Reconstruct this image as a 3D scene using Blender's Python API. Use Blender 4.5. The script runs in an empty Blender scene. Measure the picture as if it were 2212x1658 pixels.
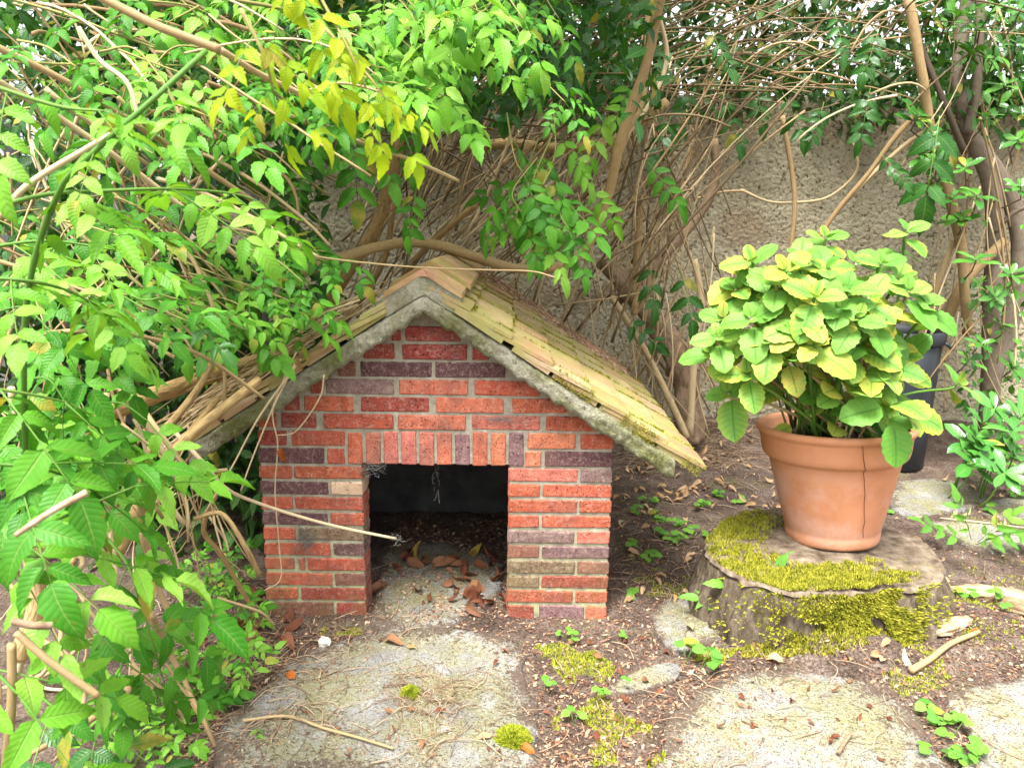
import bpy, math, random
import numpy as np
from mathutils import Vector, Matrix, noise
R = random.Random(7)
NR = np.random.RandomState(11)
scene = bpy.context.scene
col = scene.collection

# ------------------------------------------------------------------ camera, world, sun, exposure
F, CX, CY = 1661.0, 1106.0, 829.0            # photograph measured on a 2212 px wide view
PITCH, ROLL, H = math.radians(12.0), math.radians(0.7), 1.213
cd = bpy.data.cameras.new('camera'); cam = bpy.data.objects.new('camera', cd); col.objects.link(cam)
cam.matrix_world = (Matrix.Translation((0, 0, H)) @ Matrix.Rotation(math.pi / 2 - PITCH, 4, 'X')
                    @ Matrix.Rotation(ROLL, 4, 'Z'))
cd.sensor_width = 36.0; cd.lens = 36.0 * F / 2212.0
cd.clip_start = 0.02; cd.clip_end = 400
cd.dof.use_dof = True; cd.dof.focus_distance = 2.35; cd.dof.aperture_fstop = 9.0
scene.camera = cam

SUN_EL, SUN_AZ = math.radians(66), math.radians(205)      # azimuth clockwise from +Y: behind the camera, a little left
w = bpy.data.worlds.new('World'); scene.world = w; w.use_nodes = True
nt = w.node_tree
sky = nt.nodes.new('ShaderNodeTexSky'); sky.sky_type = 'NISHITA'; sky.sun_disc = False
sky.sun_elevation = SUN_EL; sky.sun_rotation = SUN_AZ; sky.air_density = 1.0; sky.dust_density = 4.0; sky.ozone_density = 1.0
hs = nt.nodes.new('ShaderNodeHueSaturation'); hs.inputs['Saturation'].default_value = 0.18   # overcast: almost white
nt.links.new(sky.outputs[0], hs.inputs['Color'])
bg = nt.nodes['Background']; bg.inputs[1].default_value = 0.095
nt.links.new(hs.outputs[0], bg.inputs[0])
sd = bpy.data.lights.new('sun', 'SUN'); sd.energy = 1.5; sd.angle = math.radians(20); sd.color = (1, .97, .92)
sun = bpy.data.objects.new('sun', sd); col.objects.link(sun)
sdir = Vector((math.sin(SUN_AZ) * math.cos(SUN_EL), math.cos(SUN_AZ) * math.cos(SUN_EL), math.sin(SUN_EL)))
sun.rotation_euler = (-sdir).to_track_quat('-Z', 'Y').to_euler()
vs = scene.view_settings
vs.view_transform = 'Standard'; vs.look = 'None'; vs.gamma = 1.0; vs.use_curve_mapping = False
vs.exposure = 2.5

# ------------------------------------------------------------------ helpers
def ray(x, y):
    u = (x - CX) / F; v = (y - CY) / F
    c, s = math.cos(ROLL), math.sin(ROLL)
    u, v = u * c + v * s, -u * s + v * c
    return Vector((u, math.cos(PITCH) - v * math.sin(PITCH), -math.sin(PITCH) - v * math.cos(PITCH)))
def at(x, y, Y):                               # point of the place seen at (x, y), Y metres in front of the camera
    r = ray(x, y); p = r * (Y / r.y); p.z += H; return p
def gr(x, y, z=0.0):                           # the same on the ground (or on height z)
    r = ray(x, y); p = r * ((z - H) / r.z); p.z += H; return p

class MB:
    def __init__(s): s.v = []; s.f = []; s.uv = []; s.n = 0
    def add(s, vs_, fs, uvs=None):
        o = s.n
        s.v.extend(vs_); s.n += len(vs_)
        s.f.extend([tuple(i + o for i in f) for f in fs])
        s.uv.extend(uvs if uvs is not None else [(0.0, 0.0)] * len(vs_))
    def mesh(s, name, smooth=True):
        me = bpy.data.meshes.new(name); me.from_pydata([tuple(v) for v in s.v], [], s.f)
        if s.f:
            ul = me.uv_layers.new(name='uv')
            idx = np.empty(len(me.loops), dtype=np.int32); me.loops.foreach_get('vertex_index', idx)
            ul.data.foreach_set('uv', np.asarray(s.uv, dtype=np.float32)[idx].ravel())
            if smooth: me.polygons.foreach_set('use_smooth', [True] * len(me.polygons))
        me.update(); return me
    def build(s, name, mat, parent=None, smooth=True):
        return obj(name, s.mesh(name, smooth), mat, parent)

def obj(name, me, mat=None, parent=None, matrix=None):
    o = bpy.data.objects.new(name, me); col.objects.link(o)
    if mat is not None and me is not None and not me.materials: me.materials.append(mat)
    if parent is not None:
        o.parent = parent
        if parent.type == 'EMPTY': o.matrix_parent_inverse = Matrix.Translation(-parent.location)
    if matrix is not None: o.matrix_basis = matrix
    return o
def empty(name, loc=(0, 0, 0)):
    o = bpy.data.objects.new(name, None); col.objects.link(o); o.location = loc; o.empty_display_size = .05; return o
def tag(o, label=None, cat=None, group=None, kind=None):
    if label: o['label'] = label
    if cat: o['category'] = cat
    if group: o['group'] = group
    if kind: o['kind'] = kind
    return o

def spline(pts, n):
    pts = [Vector(p) for p in pts]
    if len(pts) == 2: return [pts[0].lerp(pts[1], i / n) for i in range(n + 1)]
    P = [2 * pts[0] - pts[1]] + pts + [2 * pts[-1] - pts[-2]]
    out = []; m = len(pts) - 1
    for i in range(n + 1):
        t = i / n * m; k = min(int(t), m - 1); t -= k
        a, b, c, d = P[k:k + 4]
        out.append(.5 * ((2 * b) + (c - a) * t + (2 * a - 5 * b + 4 * c - d) * t * t + (3 * b - a - 3 * c + d) * t ** 3))
    return out
def tube(mb, pts, r0, r1=None, sides=6, wob=0.0, knob=0.0, cap=True):
    if r1 is None: r1 = r0
    n = len(pts); vs_ = []; uv = []; L = 0.0
    t0 = (pts[1] - pts[0]).normalized()
    nrm = t0.orthogonal().normalized()
    off = R.random() * 50
    for i, p in enumerate(pts):
        t = (pts[min(i + 1, n - 1)] - pts[max(i - 1, 0)])
        t = t.normalized() if t.length > 1e-9 else t0
        nrm = (nrm - t * nrm.dot(t)); nrm = nrm.normalized() if nrm.length > 1e-6 else t.orthogonal().normalized()
        b = t.cross(nrm)
        if i: L += (p - pts[i - 1]).length
        r = r0 + (r1 - r0) * i / (n - 1)
        if knob and i % 3 == 0: r *= 1 + knob
        for k in range(sides):
            a = 2 * math.pi * k / sides
            rr = r * (1 + wob * noise.noise(Vector((math.cos(a) * 1.5 + off, math.sin(a) * 1.5, L * 9 + off)))) if wob else r
            vs_.append(p + (nrm * math.cos(a) + b * math.sin(a)) * rr); uv.append((abs(2 * k / sides - 1) + off, L + off))
    fs = [(i * sides + k, i * sides + (k + 1) % sides, (i + 1) * sides + (k + 1) % sides, (i + 1) * sides + k)
          for i in range(n - 1) for k in range(sides)]
    if cap:
        fs.append(tuple(range(sides))[::-1]); fs.append(tuple((n - 1) * sides + k for k in range(sides)))
    mb.add(vs_, fs, uv)
def frame(base, d, up):                        # Y along d, Z near up
    y = Vector(d).normalized(); z = Vector(up); z = z - y * z.dot(y)
    z = z.normalized() if z.length > 1e-5 else y.orthogonal().normalized()
    x = y.cross(z)
    return Matrix(((x.x, y.x, z.x, base[0]), (x.y, y.y, z.y, base[1]), (x.z, y.z, z.z, base[2]), (0, 0, 0, 1)))
def rv(s=1.0): return Vector((R.uniform(-s, s), R.uniform(-s, s), R.uniform(-s, s)))
def fbm(x, y, z=0.0, o=4): return noise.fractal(Vector((x, y, z)), 1.0, 2.0, o)

# ------------------------------------------------------------------ materials
def newmat(name):
    m = bpy.data.materials.new(name); m.use_nodes = True
    return m, m.node_tree, m.node_tree.nodes['Principled BSDF']
def N(nt, t, **kw):
    n = nt.nodes.new(t)
    for k, v in kw.items():
        if k in n.inputs.keys(): n.inputs[k].default_value = v
        else: setattr(n, k, v)
    return n
def ramp(nt, fac, stops):
    r = nt.nodes.new('ShaderNodeValToRGB'); e = r.color_ramp.elements
    while len(e) < len(stops): e.new(0.5)
    for q, (p, c) in zip(e, stops): q.position = p; q.color = (*c, 1)
    nt.links.new(fac, r.inputs[0]); return r.outputs[0]
def mix(nt, fac, a, b, mode='MIX'):
    m = nt.nodes.new('ShaderNodeMix'); m.data_type = 'RGBA'; m.blend_type = mode
    for sck, v in ((m.inputs[0], fac), (m.inputs[6], a), (m.inputs[7], b)):
        if isinstance(v, bpy.types.NodeSocket): nt.links.new(v, sck)
        elif isinstance(v, (int, float)): sck.default_value = v
        else: sck.default_value = (*v, 1)
    return m.outputs[2]
def mth(nt, op, a, b=0.0, c=None):
    m = nt.nodes.new('ShaderNodeMath'); m.operation = op
    for i, v in enumerate((a, b) if c is None else (a, b, c)):
        if isinstance(v, bpy.types.NodeSocket): nt.links.new(v, m.inputs[i])
        else: m.inputs[i].default_value = v
    return m.outputs[0]
def tnoise(nt, vec, scale, detail=4, rough=.55):
    n = N(nt, 'ShaderNodeTexNoise', Scale=scale, Detail=detail, Roughness=rough)
    if vec is not None: nt.links.new(vec, n.inputs['Vector'])
    return n.outputs[0]
def bump(nt, b, h, strength, dist, nrm=None):
    n = N(nt, 'ShaderNodeBump', Strength=strength, Distance=dist)
    nt.links.new(h, n.inputs['Height'])
    if nrm is not None: nt.links.new(nrm, n.inputs['Normal'])
    nt.links.new(n.outputs[0], b.inputs['Normal']); return n.outputs[0]
def thresh(nt, v, lo, hi):
    m = N(nt, 'ShaderNodeMapRange'); m.inputs[1].default_value = lo; m.inputs[2].default_value = hi
    nt.links.new(v, m.inputs[0]); return m.outputs[0]
def coords(nt, kind='Object'):
    return nt.nodes.new('ShaderNodeTexCoord').outputs[kind]
def worldpos(nt): return nt.nodes.new('ShaderNodeNewGeometry').outputs['Position']
def rnd(nt):                                    # one random number for each leaf, object or loose piece
    a = nt.nodes.new('ShaderNodeObjectInfo').outputs['Random']
    b = nt.nodes.new('ShaderNodeNewGeometry').outputs['Random Per Island']
    return mth(nt, 'FRACT', mth(nt, 'ADD', a, b))

def leaf_mat(name, cols, vein=(.30, .42, .12), edge=None, edge_amt=0.0, rough=.42, trans=.34, nside=9.0, vein_amt=.32, tint=None, spec=.22):
    m, nt, b = newmat(name); L = nt.links.new
    r = rnd(nt)
    uv = nt.nodes.new('ShaderNodeUVMap').outputs[0]
    sep = nt.nodes.new('ShaderNodeSeparateXYZ'); L(uv, sep.inputs[0])
    d = mth(nt, 'MULTIPLY', mth(nt, 'ABSOLUTE', mth(nt, 'SUBTRACT', sep.outputs[0], .5)), 2.0)    # 0 midrib, 1 margin
    n = len(cols)
    c = ramp(nt, r, [((i + .5) / n, k) for i, k in enumerate(cols)])
    big = tnoise(nt, worldpos(nt), 26, 3)
    c = mix(nt, thresh(nt, big, .35, .75), c, mix(nt, 1.0, c, (.72, .80, .7), 'MULTIPLY'))
    sv = mth(nt, 'FRACT', mth(nt, 'MULTIPLY', mth(nt, 'SUBTRACT', sep.outputs[1], mth(nt, 'MULTIPLY', d, .16)), nside))
    sv = mth(nt, 'ABSOLUTE', mth(nt, 'SUBTRACT', sv, .5))          # 0 on a side vein
    svm = mth(nt, 'MULTIPLY', mth(nt, 'SUBTRACT', 1.0, thresh(nt, sv, .0, .13)), mth(nt, 'SUBTRACT', 1.0, thresh(nt, d, .55, 1.0)))
    mid = mth(nt, 'SUBTRACT', 1.0, thresh(nt, d, .03, .10))
    if edge is not None:
        r2 = mth(nt, 'FRACT', mth(nt, 'MULTIPLY', r, 7.31))
        e = mth(nt, 'MULTIPLY', thresh(nt, mth(nt, 'ADD', d, mth(nt, 'MULTIPLY', sv, .8)), .55, 1.25), thresh(nt, r2, 1 - edge_amt, 1.0))
        c = mix(nt, e, c, edge)
    spot = mth(nt, 'MULTIPLY', thresh(nt, tnoise(nt, worldpos(nt), 75, 3, .6), .66, .71), .65)
    c = mix(nt, spot, c, (.20, .11, .025))
    r3 = mth(nt, 'FRACT', mth(nt, 'MULTIPLY', r, 13.7))
    c = mix(nt, mth(nt, 'MULTIPLY', mth(nt, 'GREATER_THAN', r3, .965), thresh(nt, big, .3, .6)), c, (.36, .30, .05))
    c = mix(nt, mth(nt, 'MULTIPLY', mth(nt, 'MAXIMUM', mid, mth(nt, 'MULTIPLY', svm, .55)), vein_amt), c, vein)
    L(c, b.inputs['Base Color'])
    b.inputs['Roughness'].default_value = rough; b.inputs['Specular IOR Level'].default_value = spec
    hgt = mth(nt, 'SUBTRACT', mth(nt, 'MULTIPLY', sv, .6), mid)
    bump(nt, b, hgt, .5, .0025)
    tr = nt.nodes.new('ShaderNodeBsdfTranslucent')
    L(mix(nt, 1.0, c, tint or (1.15, 1.1, .45), 'MULTIPLY'), tr.inputs[0])
    ms = nt.nodes.new('ShaderNodeMixShader'); ms.inputs[0].default_value = trans
    L(b.outputs[0], ms.inputs[1]); L(tr.outputs[0], ms.inputs[2])
    L(ms.outputs[0], nt.nodes['Material Output'].inputs[0])
    return m

def stem_mat(name, cols, rough=.8, ridge=0.0, scale=60):
    m, nt, b = newmat(name); L = nt.links.new
    uv = nt.nodes.new('ShaderNodeUVMap').outputs[0]
    mp = N(nt, 'ShaderNodeMapping'); mp.inputs['Scale'].default_value = (6, 9, 1); L(uv, mp.inputs[0])
    n1 = tnoise(nt, mp.outputs[0], 4, 5, .7)
    r = rnd(nt)
    f = mth(nt, 'ADD', mth(nt, 'MULTIPLY', r, .6), mth(nt, 'MULTIPLY', mth(nt, 'SUBTRACT', n1, .3), .8))
    k = len(cols)
    c = ramp(nt, f, [((i + .4) / k, q) for i, q in enumerate(cols)])
    if ridge:
        mp2 = N(nt, 'ShaderNodeMapping'); mp2.inputs['Scale'].default_value = (9, 26, 1); L(uv, mp2.inputs[0])
        n2 = tnoise(nt, mp2.outputs[0], 1.0, 3, .6)
        c = mix(nt, mth(nt, 'MULTIPLY', mth(nt, 'SUBTRACT', 1.0, thresh(nt, n2, .38, .52)), .5), c, (.10, .06, .028))
        bump(nt, b, n2, ridge, .006)
    else:
        bump(nt, b, n1, .3, .003)
    L(c, b.inputs['Base Color']); b.inputs['Roughness'].default_value = rough
    b.inputs['Specular IOR Level'].default_value = .25
    return m

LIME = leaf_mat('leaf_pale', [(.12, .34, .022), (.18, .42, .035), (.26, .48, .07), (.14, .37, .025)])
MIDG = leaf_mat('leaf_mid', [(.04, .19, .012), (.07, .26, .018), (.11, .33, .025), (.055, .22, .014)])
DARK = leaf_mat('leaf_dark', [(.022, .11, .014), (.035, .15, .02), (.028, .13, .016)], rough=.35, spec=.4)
YEL = leaf_mat('leaf_yellow', [(.36, .50, .012), (.46, .54, .016), (.30, .48, .018)], trans=.5)
HYD = leaf_mat('leaf_hydrangea', [(.13, .32, .045), (.20, .40, .06), (.16, .36, .06), (.27, .44, .07)], vein=(.07, .22, .03),
               edge=(.50, .48, .05), edge_amt=.42, nside=8, vein_amt=.85, rough=.5, trans=.24)
HYDY = leaf_mat('leaf_hydrangea_yellow', [(.40, .46, .07), (.46, .48, .08), (.33, .44, .06)], vein=(.12, .29, .04),
                edge=(.58, .48, .07), edge_amt=.9, nside=8, vein_amt=.7, rough=.5, trans=.28)
EVER = leaf_mat('leaf_evergreen', [(.035, .15, .02), (.06, .20, .025), (.09, .26, .03)], rough=.25, trans=.2, vein_amt=.2, nside=6, spec=.45)
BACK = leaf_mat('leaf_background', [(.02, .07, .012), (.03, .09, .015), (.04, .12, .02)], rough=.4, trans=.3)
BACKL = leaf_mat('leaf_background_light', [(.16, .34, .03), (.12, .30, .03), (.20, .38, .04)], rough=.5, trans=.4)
SEED = leaf_mat('leaf_seedling', [(.13, .34, .04), (.20, .42, .05), (.10, .28, .04)], trans=.3)
CANE = stem_mat('cane_bark', [(.20, .125, .055), (.36, .25, .12), (.50, .38, .21), (.58, .48, .32)])
WOODY = stem_mat('woody_bark', [(.20, .12, .045), (.36, .23, .09), (.47, .32, .14), (.52, .37, .18)], ridge=.9)
SHAG = stem_mat('shaggy_bark', [(.10, .06, .035), (.21, .14, .085), (.34, .24, .15)], ridge=1.0)
GREYB = stem_mat('grey_bark', [(.085, .065, .045), (.15, .12, .085), (.20, .16, .12)], ridge=.35)
GREENS = stem_mat('green_stem', [(.06, .16, .02), (.10, .22, .03), (.16, .27, .05)], rough=.5)
OLIVE = stem_mat('young_cane', [(.18, .18, .05), (.30, .26, .09), (.22, .24, .06)], rough=.6)
DRYL = leaf_mat('dry_leaf_tan', [(.50, .30, .15), (.58, .40, .24), (.40, .22, .10), (.55, .42, .28)], vein=(.35, .2, .1), trans=.15, rough=.7, tint=(1, .8, .5))
DRYR = leaf_mat('dry_leaf_brown', [(.17, .055, .028), (.24, .09, .045), (.12, .045, .03), (.30, .14, .07)], vein=(.1, .04, .02), trans=.1, rough=.7, tint=(1, .7, .5))
DRYO = leaf_mat('dry_leaf_orange', [(.48, .13, .025), (.42, .10, .02)], vein=(.3, .08, .02), trans=.2, rough=.5, tint=(1, .8, .5))

# ---- ground, masonry and other surfaces
def ground_mat():
    m, nt, b = newmat('soil'); p = worldpos(nt)
    a = tnoise(nt, p, 9, 6, .65); f = tnoise(nt, p, 140, 4, .7); s = tnoise(nt, p, 330, 2, .6)
    c = ramp(nt, a, [(.3, (.085, .062, .048)), (.5, (.165, .125, .098)), (.7, (.27, .22, .18))])
    c = mix(nt, thresh(nt, f, .42, .62), mix(nt, 1, c, (.38, .32, .30), 'MULTIPLY'), c)
    c = mix(nt, thresh(nt, s, .62, .72), c, (.28, .20, .15))
    mo = mth(nt, 'MULTIPLY', thresh(nt, tnoise(nt, p, 5.3, 4), .56, .70), thresh(nt, f, .35, .6))
    c = mix(nt, mth(nt, 'MULTIPLY', mo, .5), c, (.12, .13, .03))
    nt.links.new(c, b.inputs['Base Color']); b.inputs['Roughness'].default_value = .95; b.inputs['Specular IOR Level'].default_value = .15
    n1 = bump(nt, b, a, .5, .03); bump(nt, b, f, .9, .008, n1); return m
def slab_mat():
    m, nt, b = newmat('paving_concrete'); p = worldpos(nt)
    a = tnoise(nt, p, 3.2, 6, .65); l = tnoise(nt, p, 7.5, 6, .7); f = tnoise(nt, p, 75, 5, .75); g = tnoise(nt, p, 210, 3, .7)
    c = ramp(nt, a, [(.3, (.14, .137, .13)), (.5, (.215, .212, .203)), (.7, (.30, .297, .287))])
    li = mth(nt, 'MULTIPLY', thresh(nt, l, .36, .56), thresh(nt, f, .28, .50))
    c = mix(nt, mth(nt, 'MULTIPLY', li, .72), c, (.215, .20, .062))
    w_ = thresh(nt, tnoise(nt, p, 13, 5, .7), .56, .68)
    c = mix(nt, mth(nt, 'MULTIPLY', w_, .6), c, (.36, .357, .345))
    uv = nt.nodes.new('ShaderNodeUVMap').outputs[0]; sp = nt.nodes.new('ShaderNodeSeparateXYZ'); nt.links.new(uv, sp.inputs[0])
    ed = mth(nt, 'ADD', thresh(nt, sp.outputs[0], .58, 1.06), mth(nt, 'MULTIPLY', mth(nt, 'SUBTRACT', l, .5), 2.6))
    c = mix(nt, mth(nt, 'MULTIPLY', thresh(nt, mth(nt, 'ADD', mth(nt, 'MULTIPLY', ed, .8), mth(nt, 'ADD', mth(nt, 'MULTIPLY', f, 1.6), mth(nt, 'MULTIPLY', g, .9))), 1.58, 1.80), .9), c, (.095, .066, .050))
    sp1 = mth(nt, 'MULTIPLY', thresh(nt, g, .51, .57), thresh(nt, f, .42, .52))
    c = mix(nt, mth(nt, 'MULTIPLY', sp1, .9), c, (.06, .04, .034))
    c = mix(nt, mth(nt, 'MULTIPLY', thresh(nt, tnoise(nt, p, 120, 2, .5), .63, .69), .5), c, (.45, .44, .40))
    nt.links.new(c, b.inputs['Base Color']); b.inputs['Roughness'].default_value = .9; b.inputs['Specular IOR Level'].default_value = .2
    n1 = bump(nt, b, a, .3, .02); bump(nt, b, f, .7, .004, n1); return m
def brick_mat():
    m, nt, b = newmat('brick_clay'); p = worldpos(nt); L = nt.links.new
    oi = nt.nodes.new('ShaderNodeObjectInfo')
    a = tnoise(nt, p, 26, 5, .6); pit = tnoise(nt, p, 190, 3, .6)
    mp = N(nt, 'ShaderNodeMapping'); mp.inputs['Scale'].default_value = (14, 14, 3); L(p, mp.inputs[0])
    st = tnoise(nt, mp.outputs[0], 2.4, 4, .6)
    c = oi.outputs['Color']
    c = mix(nt, thresh(nt, a, .35, .7), c, mix(nt, 1, c, (.66, .58, .60), 'MULTIPLY'))
    c = mix(nt, mth(nt, 'MULTIPLY', thresh(nt, st, .56, .74), .45), c, mix(nt, 1, c, (.55, .5, .55), 'MULTIPLY'))
    ef = tnoise(nt, p, 60, 5, .75)
    c = mix(nt, mth(nt, 'MULTIPLY', thresh(nt, ef, .50, .70), .42), c, (.56, .40, .32))
    pa_ = thresh(nt, tnoise(nt, p, 8.5, 4, .6), .52, .66)
    c = mix(nt, mth(nt, 'MULTIPLY', pa_, .5), c, (.16, .075, .065))
    c = mix(nt, mth(nt, 'MULTIPLY', thresh(nt, tnoise(nt, p, 230, 2, .5), .62, .67), .35), c, (.58, .42, .34))
    c = mix(nt, mth(nt, 'MULTIPLY', thresh(nt, pit, .59, .64), .85), c, (.05, .02, .016))
    sp = nt.nodes.new('ShaderNodeSeparateXYZ'); L(p, sp.inputs[0])
    low = mth(nt, 'MULTIPLY', mth(nt, 'SUBTRACT', 1.0, thresh(nt, sp.outputs[2], .03, .26)), thresh(nt, tnoise(nt, p, 5, 4), .48, .62))
    c = mix(nt, mth(nt, 'MULTIPLY', low, .55), c, (.15, .125, .045))
    def oattr(n_):
        q = nt.nodes.new('ShaderNodeAttribute'); q.attribute_type = 'OBJECT'; q.attribute_name = n_; return q.outputs['Fac']
    so = nt.nodes.new('ShaderNodeSeparateXYZ'); L(coords(nt, 'Object'), so.inputs[0])
    ed = mth(nt, 'MINIMUM', mth(nt, 'SUBTRACT', oattr('half_length'), mth(nt, 'ABSOLUTE', so.outputs[0])), mth(nt, 'SUBTRACT', oattr('half_height'), mth(nt, 'ABSOLUTE', so.outputs[2])))
    smear = mth(nt, 'SUBTRACT', mth(nt, 'ADD', mth(nt, 'MULTIPLY', tnoise(nt, p, 38, 5, .75), .030), -.0168), ed)   # mortar smeared over the arris
    sm = thresh(nt, smear, -.0008, .0022)
    c = mix(nt, mth(nt, 'MULTIPLY', sm, .85), c, (.38, .335, .26))
    L(c, b.inputs['Base Color']); b.inputs['Roughness'].default_value = .85; b.inputs['Specular IOR Level'].default_value = .25
    n1 = bump(nt, b, mth(nt, 'SUBTRACT', 1.0, thresh(nt, pit, .60, .72)), .8, .004); n2 = bump(nt, b, a, .5, .008, n1); bump(nt, b, sm, .5, .003, n2); return m
def mortar_mat():
    m, nt, b = newmat('mortar'); p = worldpos(nt)
    a = tnoise(nt, p, 30, 5, .7); f = tnoise(nt, p, 260, 3, .7)
    c = ramp(nt, a, [(.3, (.24, .21, .155)), (.55, (.36, .325, .25)), (.75, (.48, .45, .375))])
    c = mix(nt, thresh(nt, f, .60, .70), c, (.14, .11, .085))
    sp = nt.nodes.new('ShaderNodeSeparateXYZ'); nt.links.new(p, sp.inputs[0])
    low = mth(nt, 'MULTIPLY', mth(nt, 'SUBTRACT', 1.0, thresh(nt, sp.outputs[2], .10, .36)), thresh(nt, a, .4, .6))
    c = mix(nt, mth(nt, 'MULTIPLY', low, .7), c, (.44, .46, .20))
    nt.links.new(c, b.inputs['Base Color']); b.inputs['Roughness'].default_value = .95; b.inputs['Specular IOR Level'].default_value = .1
    n1 = bump(nt, b, a, .6, .01); bump(nt, b, f, .8, .004, n1); return m
def concrete_mat():
    m, nt, b = newmat('rough_concrete'); p = worldpos(nt)
    a = tnoise(nt, p, 12, 6, .7); f = tnoise(nt, p, 120, 4, .75); l = tnoise(nt, p, 6.5, 5, .65)
    c = ramp(nt, a, [(.3, (.24, .22, .15)), (.5, (.44, .41, .30)), (.72, (.62, .58, .47))])
    c = mix(nt, mth(nt, 'MULTIPLY', thresh(nt, l, .44, .62), .8), c, (.19, .21, .05))
    c = mix(nt, mth(nt, 'MULTIPLY', thresh(nt, f, .56, .68), .6), c, (.09, .08, .05))
    nt.links.new(c, b.inputs['Base Color']); b.inputs['Roughness'].default_value = .95; b.inputs['Specular IOR Level'].default_value = .1
    n1 = bump(nt, b, a, 1.0, .03); bump(nt, b, f, 1.0, .016, n1); return m
def tile_mat():
    m, nt, b = newmat('clay_tile'); p = worldpos(nt); L = nt.links.new
    oi = nt.nodes.new('ShaderNodeObjectInfo')
    a = tnoise(nt, p, 16, 6, .65); f = tnoise(nt, p, 110, 4, .7)
    c = oi.outputs['Color']
    c = mix(nt, thresh(nt, a, .35, .65), c, mix(nt, 1, c, (.70, .62, .60), 'MULTIPLY'))
    co = coords(nt, 'Object'); mp = N(nt, 'ShaderNodeMapping'); mp.inputs['Scale'].default_value = (2.5, 22, 1); L(co, mp.inputs[0])
    st = tnoise(nt, mp.outputs[0], 2.2, 4, .6)
    c = mix(nt, mth(nt, 'MULTIPLY', thresh(nt, st, .50, .70), .2), c, (.44, .36, .22))
    al = tnoise(nt, p, 6.0, 5, .65)
    c = mix(nt, mth(nt, 'MULTIPLY', thresh(nt, al, .34, .60), .74), c, (.27, .275, .075))
    c = mix(nt, mth(nt, 'MULTIPLY', thresh(nt, f, .60, .70), .6), c, (.09, .05, .025))
    L(c, b.inputs['Base Color']); b.inputs['Roughness'].default_value = .85; b.inputs['Specular IOR Level'].default_value = .2
    n1 = bump(nt, b, f, .6, .003); bump(nt, b, a, .35, .006, n1); return m
def stucco_mat():
    m, nt, b = newmat('rough_render'); p = worldpos(nt)
    a = tnoise(nt, p, 2.0, 5, .6); v = N(nt, 'ShaderNodeTexVoronoi', Scale=42.0); nt.links.new(p, v.inputs['Vector'])
    f = tnoise(nt, p, 48, 5, .7); g = tnoise(nt, p, 170, 2, .6)
    c = ramp(nt, a, [(.3, (.42, .365, .24)), (.5, (.51, .455, .31)), (.7, (.59, .54, .39))])
    c = mix(nt, mth(nt, 'MULTIPLY', thresh(nt, tnoise(nt, p, 2.1, 5), .54, .66), .55), c, (.27, .17, .09))
    mpw = N(nt, 'ShaderNodeMapping'); mpw.inputs['Scale'].default_value = (5, 1, .5); nt.links.new(p, mpw.inputs[0])
    c = mix(nt, mth(nt, 'MULTIPLY', thresh(nt, tnoise(nt, mpw.outputs[0], 1.3, 5, .65), .52, .70), .5), c, (.20, .19, .11))
    c = mix(nt, mth(nt, 'SUBTRACT', 1.0, thresh(nt, f, .36, .46)), c, (.11, .085, .055))
    c = mix(nt, thresh(nt, g, .66, .74), c, (.62, .52, .34))
    nt.links.new(c, b.inputs['Base Color']); b.inputs['Roughness'].default_value = .95; b.inputs['Specular IOR Level'].default_value = .1
    h = mth(nt, 'ADD', f, mth(nt, 'MULTIPLY', v.outputs['Distance'], .5))
    bump(nt, b, h, 1.0, .03); return m
def terra_mat():
    m, nt, b = newmat('terracotta'); p = worldpos(nt)
    a = tnoise(nt, p, 7, 5, .6); f = tnoise(nt, p, 150, 4, .65)
    mp = N(nt, 'ShaderNodeMapping'); mp.inputs['Scale'].default_value = (1, 1, .12); nt.links.new(coords(nt), mp.inputs[0])
    s = tnoise(nt, mp.outputs[0], 30, 4, .6)
    c = ramp(nt, a, [(.3, (.49, .20, .095)), (.5, (.56, .245, .125)), (.7, (.60, .28, .15))])
    bl = thresh(nt, tnoise(nt, p, 5.1, 6, .7), .46, .62)
    sp = nt.nodes.new('ShaderNodeSeparateXYZ'); nt.links.new(p, sp.inputs[0])
    body = mth(nt, 'MULTIPLY', thresh(nt, sp.outputs[2], .18, .24), mth(nt, 'SUBTRACT', 1.0, thresh(nt, sp.outputs[2], .40, .50)))
    c = mix(nt, mth(nt, 'MULTIPLY', mth(nt, 'MULTIPLY', bl, body), .45), c, (.62, .42, .36))
    c = mix(nt, mth(nt, 'MULTIPLY', thresh(nt, s, .55, .75), .25), c, (.58, .32, .17))
    c = mix(nt, mth(nt, 'MULTIPLY', thresh(nt, f, .66, .72), .5), c, (.22, .07, .03))
    al = mth(nt, 'MULTIPLY', mth(nt, 'SUBTRACT', 1.0, thresh(nt, sp.outputs[2], .20, .27)), thresh(nt, tnoise(nt, p, 14, 5, .7), .42, .62))
    c = mix(nt, mth(nt, 'MULTIPLY', al, .6), c, (.26, .12, .045))
    nt.links.new(c, b.inputs['Base Color']); b.inputs['Roughness'].default_value = .68; b.inputs['Specular IOR Level'].default_value = .3
    bump(nt, b, f, .25, .002); return m
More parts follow.
